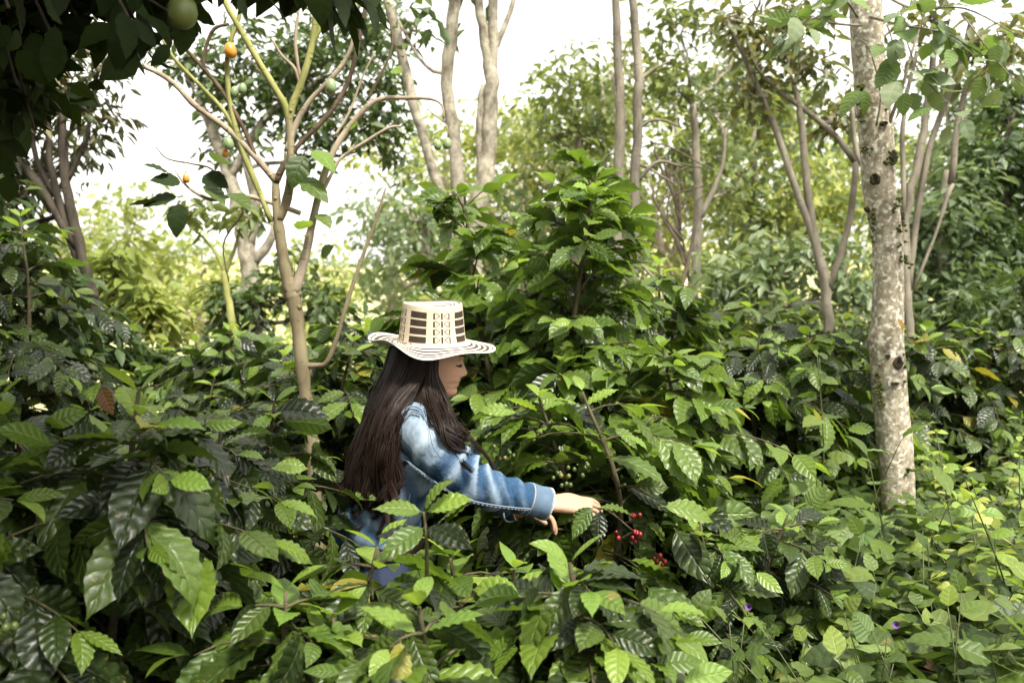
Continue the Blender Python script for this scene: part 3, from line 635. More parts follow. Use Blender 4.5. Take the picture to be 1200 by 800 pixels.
# -- far and middle trees, back to front
BG = 'trees growing behind the coffee bushes'
tree('tree', 'hazy far yellow green tree seen through the gap beside the forked dark trunk', 24, [[(160, 420, 7), (158, 330, 5)]], [(150, 285, 0, 62, 62), (110, 262, 1, 40, 45), (185, 315, 0, 38, 42), (140, 345, -1, 60, 40), (95, 320, 0, 40, 50)], 'bark_pale', 'f_yellow', 101, group=BG, per=30, leaf=0.2, crad=0.75, width=0.5, limb_r=0.06)
tree('tree', 'low pale yellow bushy tree far beyond the end of the coffee row', 20, [[(255, 420, 5), (256, 360, 4)]], [(255, 340, 0, 42, 36), (215, 362, 0, 36, 26), (300, 352, 1, 40, 34)], 'bark_pale', 'f_yellow', 102, group=BG, per=26, leaf=0.17, crad=0.6, width=0.5, limb_r=0.05)
tree('tree', 'bright leafy far tree behind the top of the tan fruit tree fork', 18, [[(372, 420, 5), (372, 330, 4)]], [(372, 318, 0, 40, 46), (340, 340, 1, 34, 40), (400, 352, 0, 30, 30)], 'bark_pale', 'f_bright', 103, group=BG, per=24, leaf=0.16, crad=0.55, width=0.5, limb_r=0.05)
tree('tree', 'grey green tree behind the three pale trunks', 12, [[(500, 400, 7), (498, 250, 5)]], [(480, 250, 0, 60, 60), (530, 290, 0, 50, 55), (455, 300, 0.5, 45, 50), (590, 260, 0, 50, 70), (600, 330, 0, 55, 45)], 'bark_pale', 'f_grey', 104, group=BG, per=24, leaf=0.13, crad=0.42, limb_r=0.03)
tree('tree', 'yellowish sunlit tree top far behind the three pale trunks', 19, [[(575, 420, 6), (570, 230, 4)]], [(560, 165, 0, 55, 35), (600, 140, 0, 40, 40), (520, 190, 0, 45, 40), (440, 190, 0, 40, 26)], 'bark_pale', 'f_yellow', 105, group=BG, per=22, leaf=0.16, crad=0.55, width=0.5)
tree('tree', 'tall green tree between the three pale trunks and the bare twin trunks', 11.5, [[(668, 400, 7), (672, 260, 6), (680, 160, 4)]], [(668, 90, 0, 48, 42), (650, 160, 0, 55, 55), (700, 140, 0, 42, 60), (690, 215, -0.5, 60, 45), (632, 215, 0.5, 36, 40)], 'bark_brown', 'f_green', 106, group=BG, per=24, leaf=0.12, crad=0.36)
tree('tree', 'green tree right of the bare twin trunks with a thin brown stem', 9.5, [[(808, 400, 6), (816, 310, 5.5), (818, 220, 5), (812, 120, 4)], [(818, 260, 4), (845, 200, 2.5), (850, 150, 2)]], [(800, 30, 0, 50, 40), (790, 95, 0, 48, 50), (840, 130, 0.4, 48, 55), (865, 60, 0.5, 40, 32), (800, 175, 0.3, 48, 36), (850, 225, 0.8, 40, 32)], 'bark_brown', 'f_green', 107, group=BG, per=24, leaf=0.10, crad=0.3)
tree('tree', 'fresh green tree behind the slender forked brown tree', 13, [[(905, 420, 6), (900, 260, 5)]], [(890, 150, 0, 50, 60), (930, 225, 0, 60, 60), (870, 240, 0, 50, 60), (980, 240, 0.5, 60, 50), (900, 310, 0, 60, 40)], 'bark_brown', 'f_bright', 108, group=BG, per=22, leaf=0.14, crad=0.42)
tree('shrub', 'grey green leafy shrub below the slender forked brown tree', 8.2, [[(905, 410, 5), (900, 330, 4)]], [(880, 320, 0, 60, 40), (940, 300, 0, 55, 50), (985, 340, 0, 50, 40), (845, 350, 0, 40, 34)], 'bark_brown', 'f_grey', 109, cat='shrub', per=24, leaf=0.11, crad=0.26)
tree('tree', 'grey green leafy tree beside the fan of brown stems', 8.5, [[(1105, 410, 6), (1100, 300, 5), (1110, 200, 4)]], [(1080, 270, 0, 60, 55), (1130, 250, 0, 60, 50), (1060, 330, 0, 50, 45), (1130, 330, 0, 70, 50), (1100, 380, 0, 60, 40)], 'bark_brown', 'f_grey', 110, group=BG, per=26, leaf=0.11, crad=0.27)
tree('tree', 'dark green tree at the edge of the plantation right of the lichen covered trunk', 8.8, [[(1185, 430, 8), (1180, 300, 7), (1175, 180, 5)]], [(1180, 200, 0, 70, 60), (1130, 190, 0.5, 45, 40), (1190, 300, -0.3, 70, 60), (1165, 380, -0.5, 80, 50), (1200, 110, 0.5, 50, 50), (1260, 240, 0, 80, 120)], 'bark_dark', 'f_dark', 111, group=BG, per=28, leaf=0.11, crad=0.27)
tree('tree', 'light green tree far behind the leafy twigs of the lichen covered trunk', 15, [[(1150, 420, 6), (1150, 260, 5)]], [(1150, 200, 0, 70, 50), (1090, 215, 0, 50, 45), (1040, 260, 0, 40, 60), (1190, 170, 0, 50, 50), (1010, 200, 0, 30, 50)], 'bark_brown', 'f_bright', 112, group=BG, per=20, leaf=0.16, crad=0.48)
tree('tree', 'olive leaved tree with two dark forked trunks beside the coffee row', 6.2, [[(124, 440, 6.2), (112, 360, 6.2), (98, 310, 6.2), (84, 250, 5.9), (74, 190, 5.5), (72, 120, 4.7)], [(106, 400, 4.7), (96, 350, 5.5), (88, 300, 4.7), (70, 235, 4.7), (58, 190, 3.9), (56, 120, 3.1)], [(88, 290, 5.5), (62, 240, 5.5), (25, 190, 5.5), (-10, 150, 4.7)], [(78, 215, 3.1), (98, 170, 2.7), (110, 110, 2.3)], [(64, 230, 3.1), (40, 180, 3.1), (36, 120, 2.3)]],
     [(60, 110, 0, 60, 50), (105, 150, 0.2, 34, 55), (20, 130, 0, 50, 60), (120, 75, 0, 40, 42), (15, 240, 0.3, 42, 45), (60, 190, 0.6, 44, 45), (-30, 220, 0, 60, 80), (10, 40, 0, 80, 60)], 'bark_dark', 'f_darkolive', 113, per=28, leaf=0.085, crad=0.2, width=0.32, hang=0.5)
tree('tree', 'dense dark tree with grey trunks behind the tan fruit tree', 8.6, [[(298, 400, 12.0), (293, 330, 11.2), (286, 270, 10.4), (272, 220, 8.0), (248, 150, 6.4), (232, 120, 4.8)], [(290, 290, 7.2), (300, 240, 6.4), (285, 180, 5.6), (270, 130, 4.8)], [(296, 310, 6.4), (318, 280, 4.8), (330, 240, 4.0)], [(270, 210, 5.6), (310, 140, 4.8), (380, 90, 3.2)]],
     [(290, 70, 0, 60, 50), (360, 60, 0, 62, 55), (420, 110, 0, 62, 60), (360, 140, 0, 60, 46), (450, 165, 0.2, 40, 38), (240, 105, 0, 40, 32), (430, 40, 0.3, 60, 45), (275, 165, 0.2, 30, 26), (215, 70, 0, 36, 30)], 'bark_pale', 'f_dark', 114, group=BG, per=26, leaf=0.095, crad=0.25)
tree('shrub', 'dark leafy shrub below the grey trunks behind the tan fruit tree', 7.6, [[(300, 420, 5), (300, 360, 4)]], [(290, 345, 0, 45, 34), (345, 340, 0.2, 40, 36), (260, 372, 0, 36, 26), (395, 365, 0, 26, 22)], 'bark_dark', 'f_dark', 115, cat='shrub', per=28, leaf=0.10, crad=0.22)
tree('tree', 'pale smooth tree of three tall trunks behind the hat', 7.2, [[(556, 420, 13.0), (552, 330, 11.5), (560, 250, 10.8), (572, 180, 9.4), (576, 100, 8.6), (568, 50, 5.8), (558, -20, 5.0)], [(546, 330, 8.6), (540, 270, 8.3), (534, 180, 7.9), (524, 100, 7.2), (530, 30, 7.2), (538, -30, 7.2)], [(540, 325, 6.5), (520, 240, 6.2), (490, 140, 5.8), (470, 60, 5.8), (448, -30, 5.0)], [(576, 95, 5.8), (578, 40, 5.8), (577, -30, 5.8)], [(579, 60, 3.3), (592, 30, 3.3), (606, -10, 2.9)], [(564, 215, 5.0), (562, 150, 4.3), (566, 100, 4.3)], [(526, 85, 2.9), (505, 82, 2.2), (486, 60, 1.8), (465, 20, 1.4)], [(530, 148, 2.2), (520, 142, 1.8), (500, 128, 0.7)]],
     [(490, 25, 0, 45, 22), (520, -20, 0, 70, 26)], 'bark_pale', 'f_dark', 116, per=12, dens=0.5, leaf=0.11, crad=0.25, sides=12, limb_r=0.012)
tree('tree', 'bare twin trunked tree with broken stubs behind the tallest coffee bush', 6.6, [[(728, 420, 7), (726, 320, 6.5), (724, 240, 6), (727, 150, 6), (724, 70, 5), (720, -20, 4.5)], [(744, 420, 7), (742, 320, 6.5), (744, 230, 6), (747, 150, 5.5), (748, 90, 5.5), (744, 30, 5), (740, -20, 4.5)], [(748, 95, 2.5), (768, 80, 2), (785, 72, 1)], [(748, 150, 2), (770, 140, 1.8), (800, 150, 1)], [(727, 140, 2), (720, 90, 1.6), (738, 60, 1)], [(745, 215, 3), (770, 190, 2), (800, 195, 1)], [(744, 190, 2), (765, 200, 1.5), (790, 215, 1)], [(742, 300, 2), (770, 330, 1.8), (780, 350, 1.4)]], [], 'bark_brown', 'f_olive', 117, sides=8)
tree('bare_shrub', 'tangle of dry grey brown twigs beside the bare twin trunks', 6.9, [[(800, 420, 3), (797, 350, 3), (808, 300, 2.5), (815, 260, 2)]] + [[(808 - 2 * k, 330 - 12 * k, 2), (800 - 9 * k % 40, 280 - 14 * k, 1.4), (782 + (k * 37) % 60, 235 - (k * 23) % 50, 0.8)] for k in range(9)] + [[(800, 355, 2), (780, 300, 1.5), (768, 240 + 8 * k, 1), (760 + 14 * k, 200 + 5 * k, 0.6)] for k in range(6)], [], 'twig', 'f_olive', 118, cat='shrub', sides=5)
tree('tree', 'slender forked brown tree with sparse olive leaves', 6.4, [[(972, 420, 6), (968, 340, 6), (955, 280, 5), (944, 200, 4.5), (938, 130, 4), (930, 100, 3)], [(972, 335, 5), (950, 270, 4.5), (905, 140, 4), (878, 80, 3), (850, 20, 2)], [(1003, 190, 4), (975, 155, 3.6), (925, 115, 3), (890, 85, 2), (875, 50, 1.5)], [(972, 340, 4), (995, 260, 4), (1003, 190, 4)], [(938, 130, 2), (925, 80, 1.6), (915, 30, 1.2)], [(905, 140, 2), (880, 110, 1.2), (855, 95, 0.8)]],
     [(905, 45, 0, 46, 34), (860, 20, 0, 40, 26), (955, 75, 0, 40, 36), (950, 20, 0, 50, 26), (890, 110, 0, 30, 24), (980, 130, 0.2, 24, 26)], 'bark_brown', 'f_olive', 119, per=20, dens=0.65, leaf=0.085, crad=0.2)
tree('tree', 'fan of leaning brown stems just behind the lichen covered trunk', 5.9, [[(1068, 420, 5.6), (1062, 340, 5.6), (1060, 260, 4.8), (1078, 180, 4.8), (1090, 100, 4.0), (1098, 30, 3.2)], [(1064, 340, 4.0), (1075, 250, 4.0), (1090, 170, 3.6), (1120, 90, 3.2), (1140, 20, 3.2)], [(1066, 330, 3.2), (1058, 200, 3.2), (1060, 130, 2.4), (1075, 60, 2.4)], [(1066, 350, 3.2), (1040, 260, 2.4), (1005, 180, 3.2), (998, 120, 2.4)], [(1115, 215, 4.0), (1120, 160, 4.0), (1130, 110, 3.2), (1138, 90, 2.4)], [(1070, 340, 2.4), (1098, 270, 1.6), (1115, 215, 3.2)]],
     [(1140, 60, 0, 40, 26), (1090, 20, 0, 50, 24), (1180, 40, 0, 34, 30)], 'bark_brown', 'f_olive', 120, per=14, dens=0.5, leaf=0.1, crad=0.24)
tree('shrub', 'bright pale green young shrub lit up beside the forked dark trunk', 7.5, [[(142, 430, 4), (138, 340, 3)]], [(135, 300, 0, 28, 34), (160, 345, 0, 34, 30), (118, 330, 0.2, 24, 26), (185, 372, 0, 36, 24)], 'stem', 'f_bright', 121, cat='shrub', per=22, leaf=0.13, crad=0.2)
tree('sapling', 'thin green sapling forking behind the coffee row', 6.4, [[(277, 420, 4.5), (272, 380, 4.5), (266, 340, 4), (262, 318, 3.5)], [(263, 322, 2.6), (255, 300, 2.2), (240, 280, 1.6), (222, 265, 1)], [(263, 322, 2.6), (275, 290, 2), (283, 262, 1.4)]], [(232, 250, 0, 14, 12), (284, 250, 0, 12, 12)], 'bark_tam_green', 'f_green', 122, per=10, leaf=0.1, crad=0.14, limb_r=0.004)
tree('shrub', 'very dark leafy thicket on the slope right of the lichen covered trunk', 6.6, [[(1165, 450, 6), (1160, 390, 5)]], [(1160, 400, 0, 60, 40), (1120, 440, 0, 50, 40), (1190, 460, 0, 60, 50), (1150, 500, -0.6, 60, 30), (1220, 380, 0, 60, 80)], 'bark_dark', 'f_dark', 123, cat='shrub', per=28, leaf=0.1, crad=0.24)

tree('shrub', 'dense very dark thicket along the left of the forked dark trunk', 5.9, [[(60, 450, 5), (58, 380, 4)]], [(20, 300, 0, 50, 50), (70, 350, 0.2, 45, 45), (20, 380, 0, 60, 50), (110, 400, 0, 40, 36), (60, 420, -0.3, 60, 36), (140, 430, 0, 36, 24), (-30, 250, 0, 50, 60)], 'bark_dark', 'f_dark', 124, cat='shrub', per=26, leaf=0.11, crad=0.2)
# -- the lichen covered tree
def lichen_tree():
    rng = np.random.default_rng(200); depth = 4.3
    pth = [(1056, 660, 20), (1053, 600, 19.5), (1049, 530, 19.5), (1043, 460, 19.5), (1039, 400, 19), (1041, 340, 18), (1040, 280, 17.5), (1030, 220, 18), (1026, 160, 18.5), (1021, 100, 18.5), (1016, 40, 19), (1013, -30, 18), (1008, -120, 17), (1000, -260, 14), (990, -420, 10)]
    W, r = wpath(pth, depth); g = G(W[0][0] + 0.01, W[0][1])
    root = thing('tree', 'pale lichen spotted trunk with dark knots and a few grey green leaves', 'tree', g)
    W = np.vstack([g - [0, 0, 0.06], g + [0, 0, 0.08], W]); r = np.concatenate([[r[0] * 1.5, r[0] * 1.15], r])
    pts = catmull(W, 150); rr = np.interp(np.linspace(0, 1, 150), np.linspace(0, 1, len(r)), r)
    th = np.linspace(0, 2 * np.pi, 28, endpoint=False)
    V, Q, T = tube(pts, rr, 28)
    n = V[:-2].reshape(150, 28, 3) - pts[:, None]; z = np.arange(150)[:, None]
    lump = 1 + 0.03 * np.sin(th * 2 + z * 0.13) + 0.025 * np.sin(th * 3 - z * 0.21 + 1) + 0.012 * np.sin(th * 7 + z * 0.8) + rng.normal(0, 0.008, (150, 28))
    for (ky, ang, amp) in ((425, -1.4, 0.16), (445, -1.5, 0.12), (210, -2.2, 0.16), (190, -0.6, 0.14), (255, -0.9, 0.1), (150, -0.7, 0.14), (395, 2.9, 0.1), (520, -0.3, 0.08), (605, -2.4, 0.08)):
        zz = P(1040, ky, depth)[2]; dz = (pts[:, 2] - zz)[:, None]
        dirs = n / (np.linalg.norm(n, axis=2, keepdims=True) + 1e-9); tgt = np.array([math.cos(ang), math.sin(ang), 0])
        lump = lump + amp * np.exp(-(dz / 0.05) ** 2) * np.exp(-((1 - dirs @ tgt) / 0.25))
    V[:-2] = (pts[:, None] + n * lump[:, :, None]).reshape(-1, 3)
    ac = Acc(); ac.add(V, Q, T); tk = ac.build('trunk', M['lichen'], root)
    def on(px, py, push=0.0):                       # a point on the near side of the trunk
        i = int(np.argmin(np.abs(project(pts)[1] - py))); c = pts[i]; R_ = rr[i]
        t = P(px, py, depth); dx = np.clip((t[0] - c[0]) / R_, -0.97, 0.97)
        return np.array([c[0] + dx * R_, c[1] - math.sqrt(1 - dx * dx) * R_ * (1 + push), t[2]]), np.array([dx, -math.sqrt(1 - dx * dx), 0])
    for (kx, ky, sx, sz) in ((1044, 424, 0.026, 0.034), (1034, 416, 0.012, 0.012), (1020, 212, 0.026, 0.03), (1040, 186, 0.026, 0.034), (1028, 148, 0.02, 0.012), (1054, 254, 0.014, 0.022), (1016, 246, 0.014, 0.014), (1041, 447, 0.02, 0.008)):
        sx *= 0.72; sz *= 0.72; c, nn = on(kx, ky); x = unit(np.cross([0, 0, 1], nn)); a = Acc()
        rings = [(1.25, -0.012), (1.15, 0.012), (0.9, 0.019), (0.65, 0.018), (0.4, 0.016), (0.0, 0.015)]; VV = []
        for (q, h) in rings:
            for t in np.linspace(0, 2 * np.pi, 14, endpoint=False): VV.append(c + x * math.cos(t) * sx * q * rng.uniform(0.85, 1.15) + np.array([0, 0, 1.0]) * math.sin(t) * sz * q * rng.uniform(0.85, 1.15) + nn * (h + rng.normal(0, 0.002)))
        QQ = [[a_ * 14 + b, a_ * 14 + (b + 1) % 14, a_ * 14 + 14 + (b + 1) % 14, a_ * 14 + 14 + b] for a_ in range(5) for b in range(14)]
        a.add(np.array(VV), QQ); a.build('knot', M['knot'], tk)
    for k in range(26):                             # cushions of moss
        ky = rng.choice([205, 250, 290, 440, 480, 600, 130, 570]) + rng.normal(0, 16); px0 = project(pts[int(np.argmin(np.abs(project(pts)[1] - ky)))])[0]
        c, nn = on(px0 + rng.choice([-17, 17, -15, 8]), ky); a = Acc(); m = int(rng.integers(8, 16))
        for q in range(m):
            d = unit(nn + rng.normal(0, 0.6, 3)); o = c + rng.normal(0, 0.012, 3) * [1, 0.5, 1.6]
            a.tube(np.array([o - nn * 0.006, o + d * 0.004, o + d * 0.009]), [0.006, 0.006, 0.001], 5)
        a.build('moss_cushion', M['moss'], tk)
    tw = Acc(); lv = Leaves(rng)
    def twig(pix, r0, leaves, size=(0.08, 0.13), m='gum', dd=None, tpl='broad'):
        W_ = np.array([P(q[0], q[1], depth + q[2]) for q in pix]); w_ = catmull(W_, 16); tw.tube(w_, np.linspace(r0, r0 * 0.3, 16), 6)
        for k in range(leaves):
            i = int(rng.integers(4, 16)); t = unit(w_[i] - w_[i - 1]); d = unit(t * 0.5 + rng.normal(0, 0.6, 3) + [0, 0, -0.25])
            o = w_[i]; e = o + d * 0.06; tw.tube(np.array([o, (o + e) / 2 + [0, 0, 0.008], e]), [0.0012, 0.001, 0.0008], 4)
            lv.add(e, d, rng.uniform(*size), m if rng.random() < 0.7 else 'broad', tpl, up=unit(rng.normal(0, 0.4, 3) + [0, -0.2, 1]))
    twig([(1027, 148, -0.09), (1032, 110, -0.12), (1020, 60, -0.14), (1008, 45, -0.15)], 0.005, 0)
    twig([(1040, 150, -0.05), (1058, 100, -0.1), (1072, 50, -0.1), (1090, 0, -0.1)], 0.009, 6)
    twig([(1010, 30, -0.1), (980, 28, -0.25), (950, 22, -0.35), (920, 40, -0.4)], 0.006, 16)
    twig([(1020, 20, -0.1), (1060, 30, -0.3), (1110, 40, -0.4), (1160, 70, -0.4)], 0.007, 16)
    twig([(1030, -10, -0.1), (1070, 10, -0.3), (1130, 10, -0.45), (1190, 40, -0.5)], 0.007, 18)
    twig([(1060, 40, -0.2), (1075, 80, -0.35), (1100, 110, -0.4), (1125, 130, -0.4)], 0.004, 12)
    twig([(1040, 30, -0.2), (1050, 60, -0.3), (1062, 90, -0.35)], 0.004, 9)
    twig([(1130, 20, -0.4), (1160, 60, -0.45), (1185, 90, -0.5), (1210, 110, -0.5)], 0.004, 10)
    twig([(1005, 20, -0.1), (990, 0, -0.3), (960, -10, -0.4), (930, 10, -0.5)], 0.006, 12)
    tw.build('twigs', M['bark_brown'], root)
    # two fresh hanging leaves and the orange ones below
    for (px, py, a, m, s) in ((1008, 103, (-0.45, -0.1, -0.5), 'coffee_mid', 0.14), (1012, 104, (0.1, -0.3, -0.9), 'coffee_mid', 0.11), (1060, 396, (0.6, -0.3, -0.25), 'orange', 0.075), (1052, 372, (0.25, -0.3, -0.6), 'orange', 0.06), (1072, 376, (0.25, -0.4, -0.4), 'weed', 0.10)):
        lv.add(P(px, py, depth - 0.12), unit(a), s, m, 'broad')
    lv.build(root, 300)
M['orange'] = leaf_mat('orange_old_leaf', [(0, (0.16, 0.09, 0.015)), (1, (0.24, 0.13, 0.02))], rough=0.5, trans=0.3, veins=5, bump=0.2, tcol=(0.4, 0.2, 0.03), back=(0.3, 0.15, 0.04))
lichen_tree()

# -- the tan fruit tree with bare branches
def fruit_tree():
    rng = np.random.default_rng(300); depth = 3.75
    first = [(368, 560, 9.3), (361, 490, 9), (353, 420, 9), (346, 360, 9.5), (341, 342, 10.2), (338, 326, 7.5)]
    W, r = wpath(first, depth); g = G(W[0][0] + 0.02, W[0][1])
    root = thing('fruit_tree', 'slender tan tree with bare green and brown branches and egg shaped fruit', 'tree', g)
    def part(name, pix, mat, n=24, sides=10, knob=True):
        W, r = wpath(pix, depth); r = r * 0.86
        if name == 'trunk': W = np.vstack([g - [0, 0, 0.04], W]); r = np.concatenate([[r[0] * 1.25], r])
        Wc = catmull(W, n); rr = np.interp(np.linspace(0, 1, n), np.linspace(0, 1, len(r)), r) * (1 + 0.06 * rng.normal(0, 1, n))
        a = Acc(); a.tube(Wc, rr, sides, rough=0.04, rng=rng)
        if knob:
            for k in range(n // 5):                  # leaf scars
                i = int(rng.integers(1, n - 1)); d = unit(np.cross(Wc[i] - Wc[i - 1], rng.normal(0, 1, 3)))
                o = Wc[i] + d * rr[i] * 0.7; a.tube(np.array([o, o + d * rr[i] * 0.45, o + d * rr[i] * 0.5]), [rr[i] * 0.5, rr[i] * 0.35, 0.0005], 6)
        return a.build(name, M[mat], root)
    part('trunk', first, 'bark_tam', 40, 14)
    part('branch', [(340, 345, 8.5), (330, 290, 8), (325, 250, 6.2), (322.5, 214, 4.6), (320, 203, 3)], 'bark_tam')
    part('branch', [(344, 345, 8), (352, 320, 6.5), (360, 290, 6), (364, 270, 5.5), (372, 235, 5), (385, 190, 4.5), (408, 150, 4), (440, 118, 3.5), (475, 115, 3), (505, 116, 2), (518, 124, 1.6), (520, 140, 1.2)], 'bark_tam_grey', 34)
    part('branch', [(326, 258, 6.5), (336, 235, 6), (341, 200, 5.5), (340, 160, 5.4), (338, 136, 4.8), (340, 124, 3)], 'bark_tam')
    part('branch', [(339, 146, 4.6), (334, 124, 4.8), (320, 100, 4.6), (296, 60, 4.3), (276, 25, 4), (262, 0, 3.6), (250, -30, 3)], 'bark_tam_green')
    part('branch', [(338, 146, 4.6), (343, 122, 4.9), (352, 100, 4.8), (364, 60, 4.4), (370, 20, 4), (372, -30, 3.4)], 'bark_tam_green')
    part('branch', [(364, 55, 3), (380, 25, 2.8), (395, -10, 2.4)], 'bark_tam_green', 14)
    part('branch', [(323, 212, 4.6), (300, 185, 4.4), (265, 150, 4.2), (230, 125, 4), (200, 95, 3.6), (165, 77, 3.3), (115, 66, 3), (70, 45, 2.6), (20, 22, 2.2)], 'bark_tam_grey', 34)
    part('branch', [(323, 214, 4.6), (332, 195, 4.4), (350, 170, 4), (375, 145, 3.6), (395, 120, 3.4), (410, 90, 3.2), (420, 50, 3), (428, 10, 2.6), (432, -20, 2.2)], 'bark_tam_dark', 30)
    part('branch', [(336, 178, 4.6), (345, 150, 4), (360, 122, 3.6), (385, 95, 3.2), (405, 70, 3), (415, 40, 2.6), (418, -10, 2.2)], 'bark_tam_grey', 26)
    part('branch', [(318, 260, 4.2), (300, 215, 4), (285, 180, 4), (276, 150, 3.6), (268, 110, 3.6), (267, 60, 3.2), (280, 20, 3), (284, -20, 2.8)], 'bark_tam_green', 28)
    part('branch', [(300, 185, 3.2), (285, 150, 3), (262, 110, 3), (240, 82, 2.8), (210, 50, 2.4)], 'bark_tam_dark', 20)
    part('branch', [(283, 165, 3), (262, 130, 2.8), (236, 102, 2.8), (205, 70, 2.4), (190, 45, 2)], 'bark_tam_green', 20)
    part('branch', [(238, 82, 2.6), (240, 60, 2.4), (250, 35, 2.4), (268, 28, 2)], 'bark_tam_dark', 14)
    part('branch', [(352, 250, 3.4), (320, 238, 3.2), (280, 228, 3), (250, 234, 2.8), (230, 226, 2.4), (216, 215, 1.6), (205, 200, 1)], 'bark_tam_grey', 24)
    part('branch', [(370, 240, 3), (388, 205, 2.6), (400, 185, 2.4), (430, 165, 2.2), (455, 150, 2), (470, 148, 1.4)], 'bark_tam_grey', 20)
    part('branch', [(355, 428, 4), (370, 428, 3.6), (383, 424, 3.4), (395, 395, 3), (405, 360, 3), (425, 300, 2.6), (440, 260, 2.2), (452, 220, 1.5)], 'bark_tam', 24)
    part('branch', [(352, 100, 2.6), (345, 80, 2.4), (330, 65, 2), (318, 45, 1.2)], 'bark_tam_grey', 14)
    part('branch', [(352, 95, 2.4), (346, 50, 2.2), (350, 10, 2), (350, -20, 1.8)], 'bark_tam_grey', 14)
    part('branch', [(430, 118, 1.8), (445, 90, 1.6), (460, 50, 1.4), (450, 0, 1.2)], 'bark_tam_dark', 16)
    part('branch', [(392, 160, 1.8), (410, 130, 1.6), (425, 90, 1.4), (440, 60, 1)], 'bark_tam_grey', 16)
    part('twig', [(262, 232, 1.6), (250, 200, 1.4), (225, 192, 1.2), (196, 186, 1), (182, 172, 0.7)], 'bark_tam_dark', 16, 5, False)
    part('twig', [(280, 228, 1.4), (284, 250, 1.2), (262, 285, 1), (268, 330, 0.8)], 'bark_tam_dark', 14, 5, False)
    def fruit(px, py, dd, h, m, tilt=0.0):
        h = h * 0.88
        z = np.linspace(-1, 1, 13); a = Acc(); th = np.linspace(0, 2 * np.pi, 16, endpoint=False)
        pr = np.sqrt(np.clip(1 - z**2, 0, 1)) * (1 + 0.12 * z * -1) * 0.72
        V = np.array([[p * math.cos(t), p * math.sin(t), zz] for zz, p in zip(z, pr) for t in th]) * h / 2
        V[:, 0] += V[:, 2] * tilt; V += P(px, py, depth + dd)
        Q = [[i * 16 + j, i * 16 + (j + 1) % 16, i * 16 + 16 + (j + 1) % 16, i * 16 + 16 + j] for i in range(12) for j in range(16)]
        a.add(V, Q); o = a.build('fruit', M[m], root); o['label'] = 'ripe orange fruit' if m == 'fruit_orange' else 'unripe green fruit'
        top = P(px, py, depth + dd) + np.array([tilt * h / 2, 0, h / 2 - 0.002]); b = Acc()
        b.tube(np.array([top, top + [0.003, 0, 0.02], top + [0.0, 0, 0.045]]), [0.0018, 0.0014, 0.0014], 6); b.build('stalk', M['bark_tam_green'], o)
    M['fruit_orange'] = plain_mat('orange_fruit', (0.62, 0.26, 0.03), 0.35, 0.5, 0.4, 30); M['fruit_green'] = plain_mat('green_fruit', (0.20, 0.27, 0.12), 0.4, 0.5, 0.3, 30)
    for f in ((270, 59, -0.03, 0.07, 'fruit_orange', -0.1), (275, 108, 0, 0.052, 'fruit_green', 0), (284, 104, -0.02, 0.05, 'fruit_green', 0.05), (388, 101, -0.03, 0.066, 'fruit_green', 0), (268, 168, -0.02, 0.06, 'fruit_green', -0.1), (264, 179, 0.0, 0.04, 'fruit_orange', 0), (218, 209, -0.02, 0.042, 'fruit_orange', -0.1), (524, 168, 0, 0.052, 'fruit_green', 0), (513, 170, 0.02, 0.046, 'fruit_green', 0), (357, 218, 0.05, 0.05, 'fruit_orange', 0)): fruit(*f)
    lv = Leaves(rng)
    for (px, py, d, s, m) in ((365, 175, (0.5, -0.3, -0.3), 0.13, 'young'), (358, 180, (-0.2, -0.4, -0.6), 0.14, 'mid'), (350, 205, (0.5, -0.2, -0.4), 0.15, 'mid'), (372, 250, (0.4, -0.4, -0.3), 0.09, 'mid'), (210, 230, (-0.6, -0.2, -0.1), 0.13, 'dark'), (214, 214, (-0.5, -0.4, 0.1), 0.11, 'dark'), (210, 236, (0.0, -0.3, -0.8), 0.13, 'dark'), (236, 205, (0.6, -0.3, -0.2), 0.12, 'dark'), (240, 215, (0.5, -0.3, -0.4), 0.12, 'mid'), (190, 240, (-0.7, -0.2, 0.1), 0.11, 'dark'), (250, 190, (0.4, -0.4, 0.1), 0.13, 'pale'), (270, 225, (0.5, -0.4, -0.3), 0.12, 'mid'), (200, 205, (-0.5, -0.5, 0.35), 0.10, 'dark'), (460, 80, (0.3, -0.5, -0.2), 0.07, 'young'), (375, 300, (0.3, -0.3, 0.2), 0.08, 'mid'), (348, 270, (0.4, -0.4, 0.3), 0.10, 'young'), (420, 145, (-0.3, -0.5, -0.2), 0.06, 'young')):
        lv.add(P(px, py, depth - 0.03), unit(d), s, {'young': 'coffee_young', 'mid': 'weed', 'dark': 'canopy', 'pale': 'gum'}[m], 'broad', up=unit(rng.normal(0, 0.3, 3) + [0, -0.5, 1]))
    lv.build(root, 300)
fruit_tree()

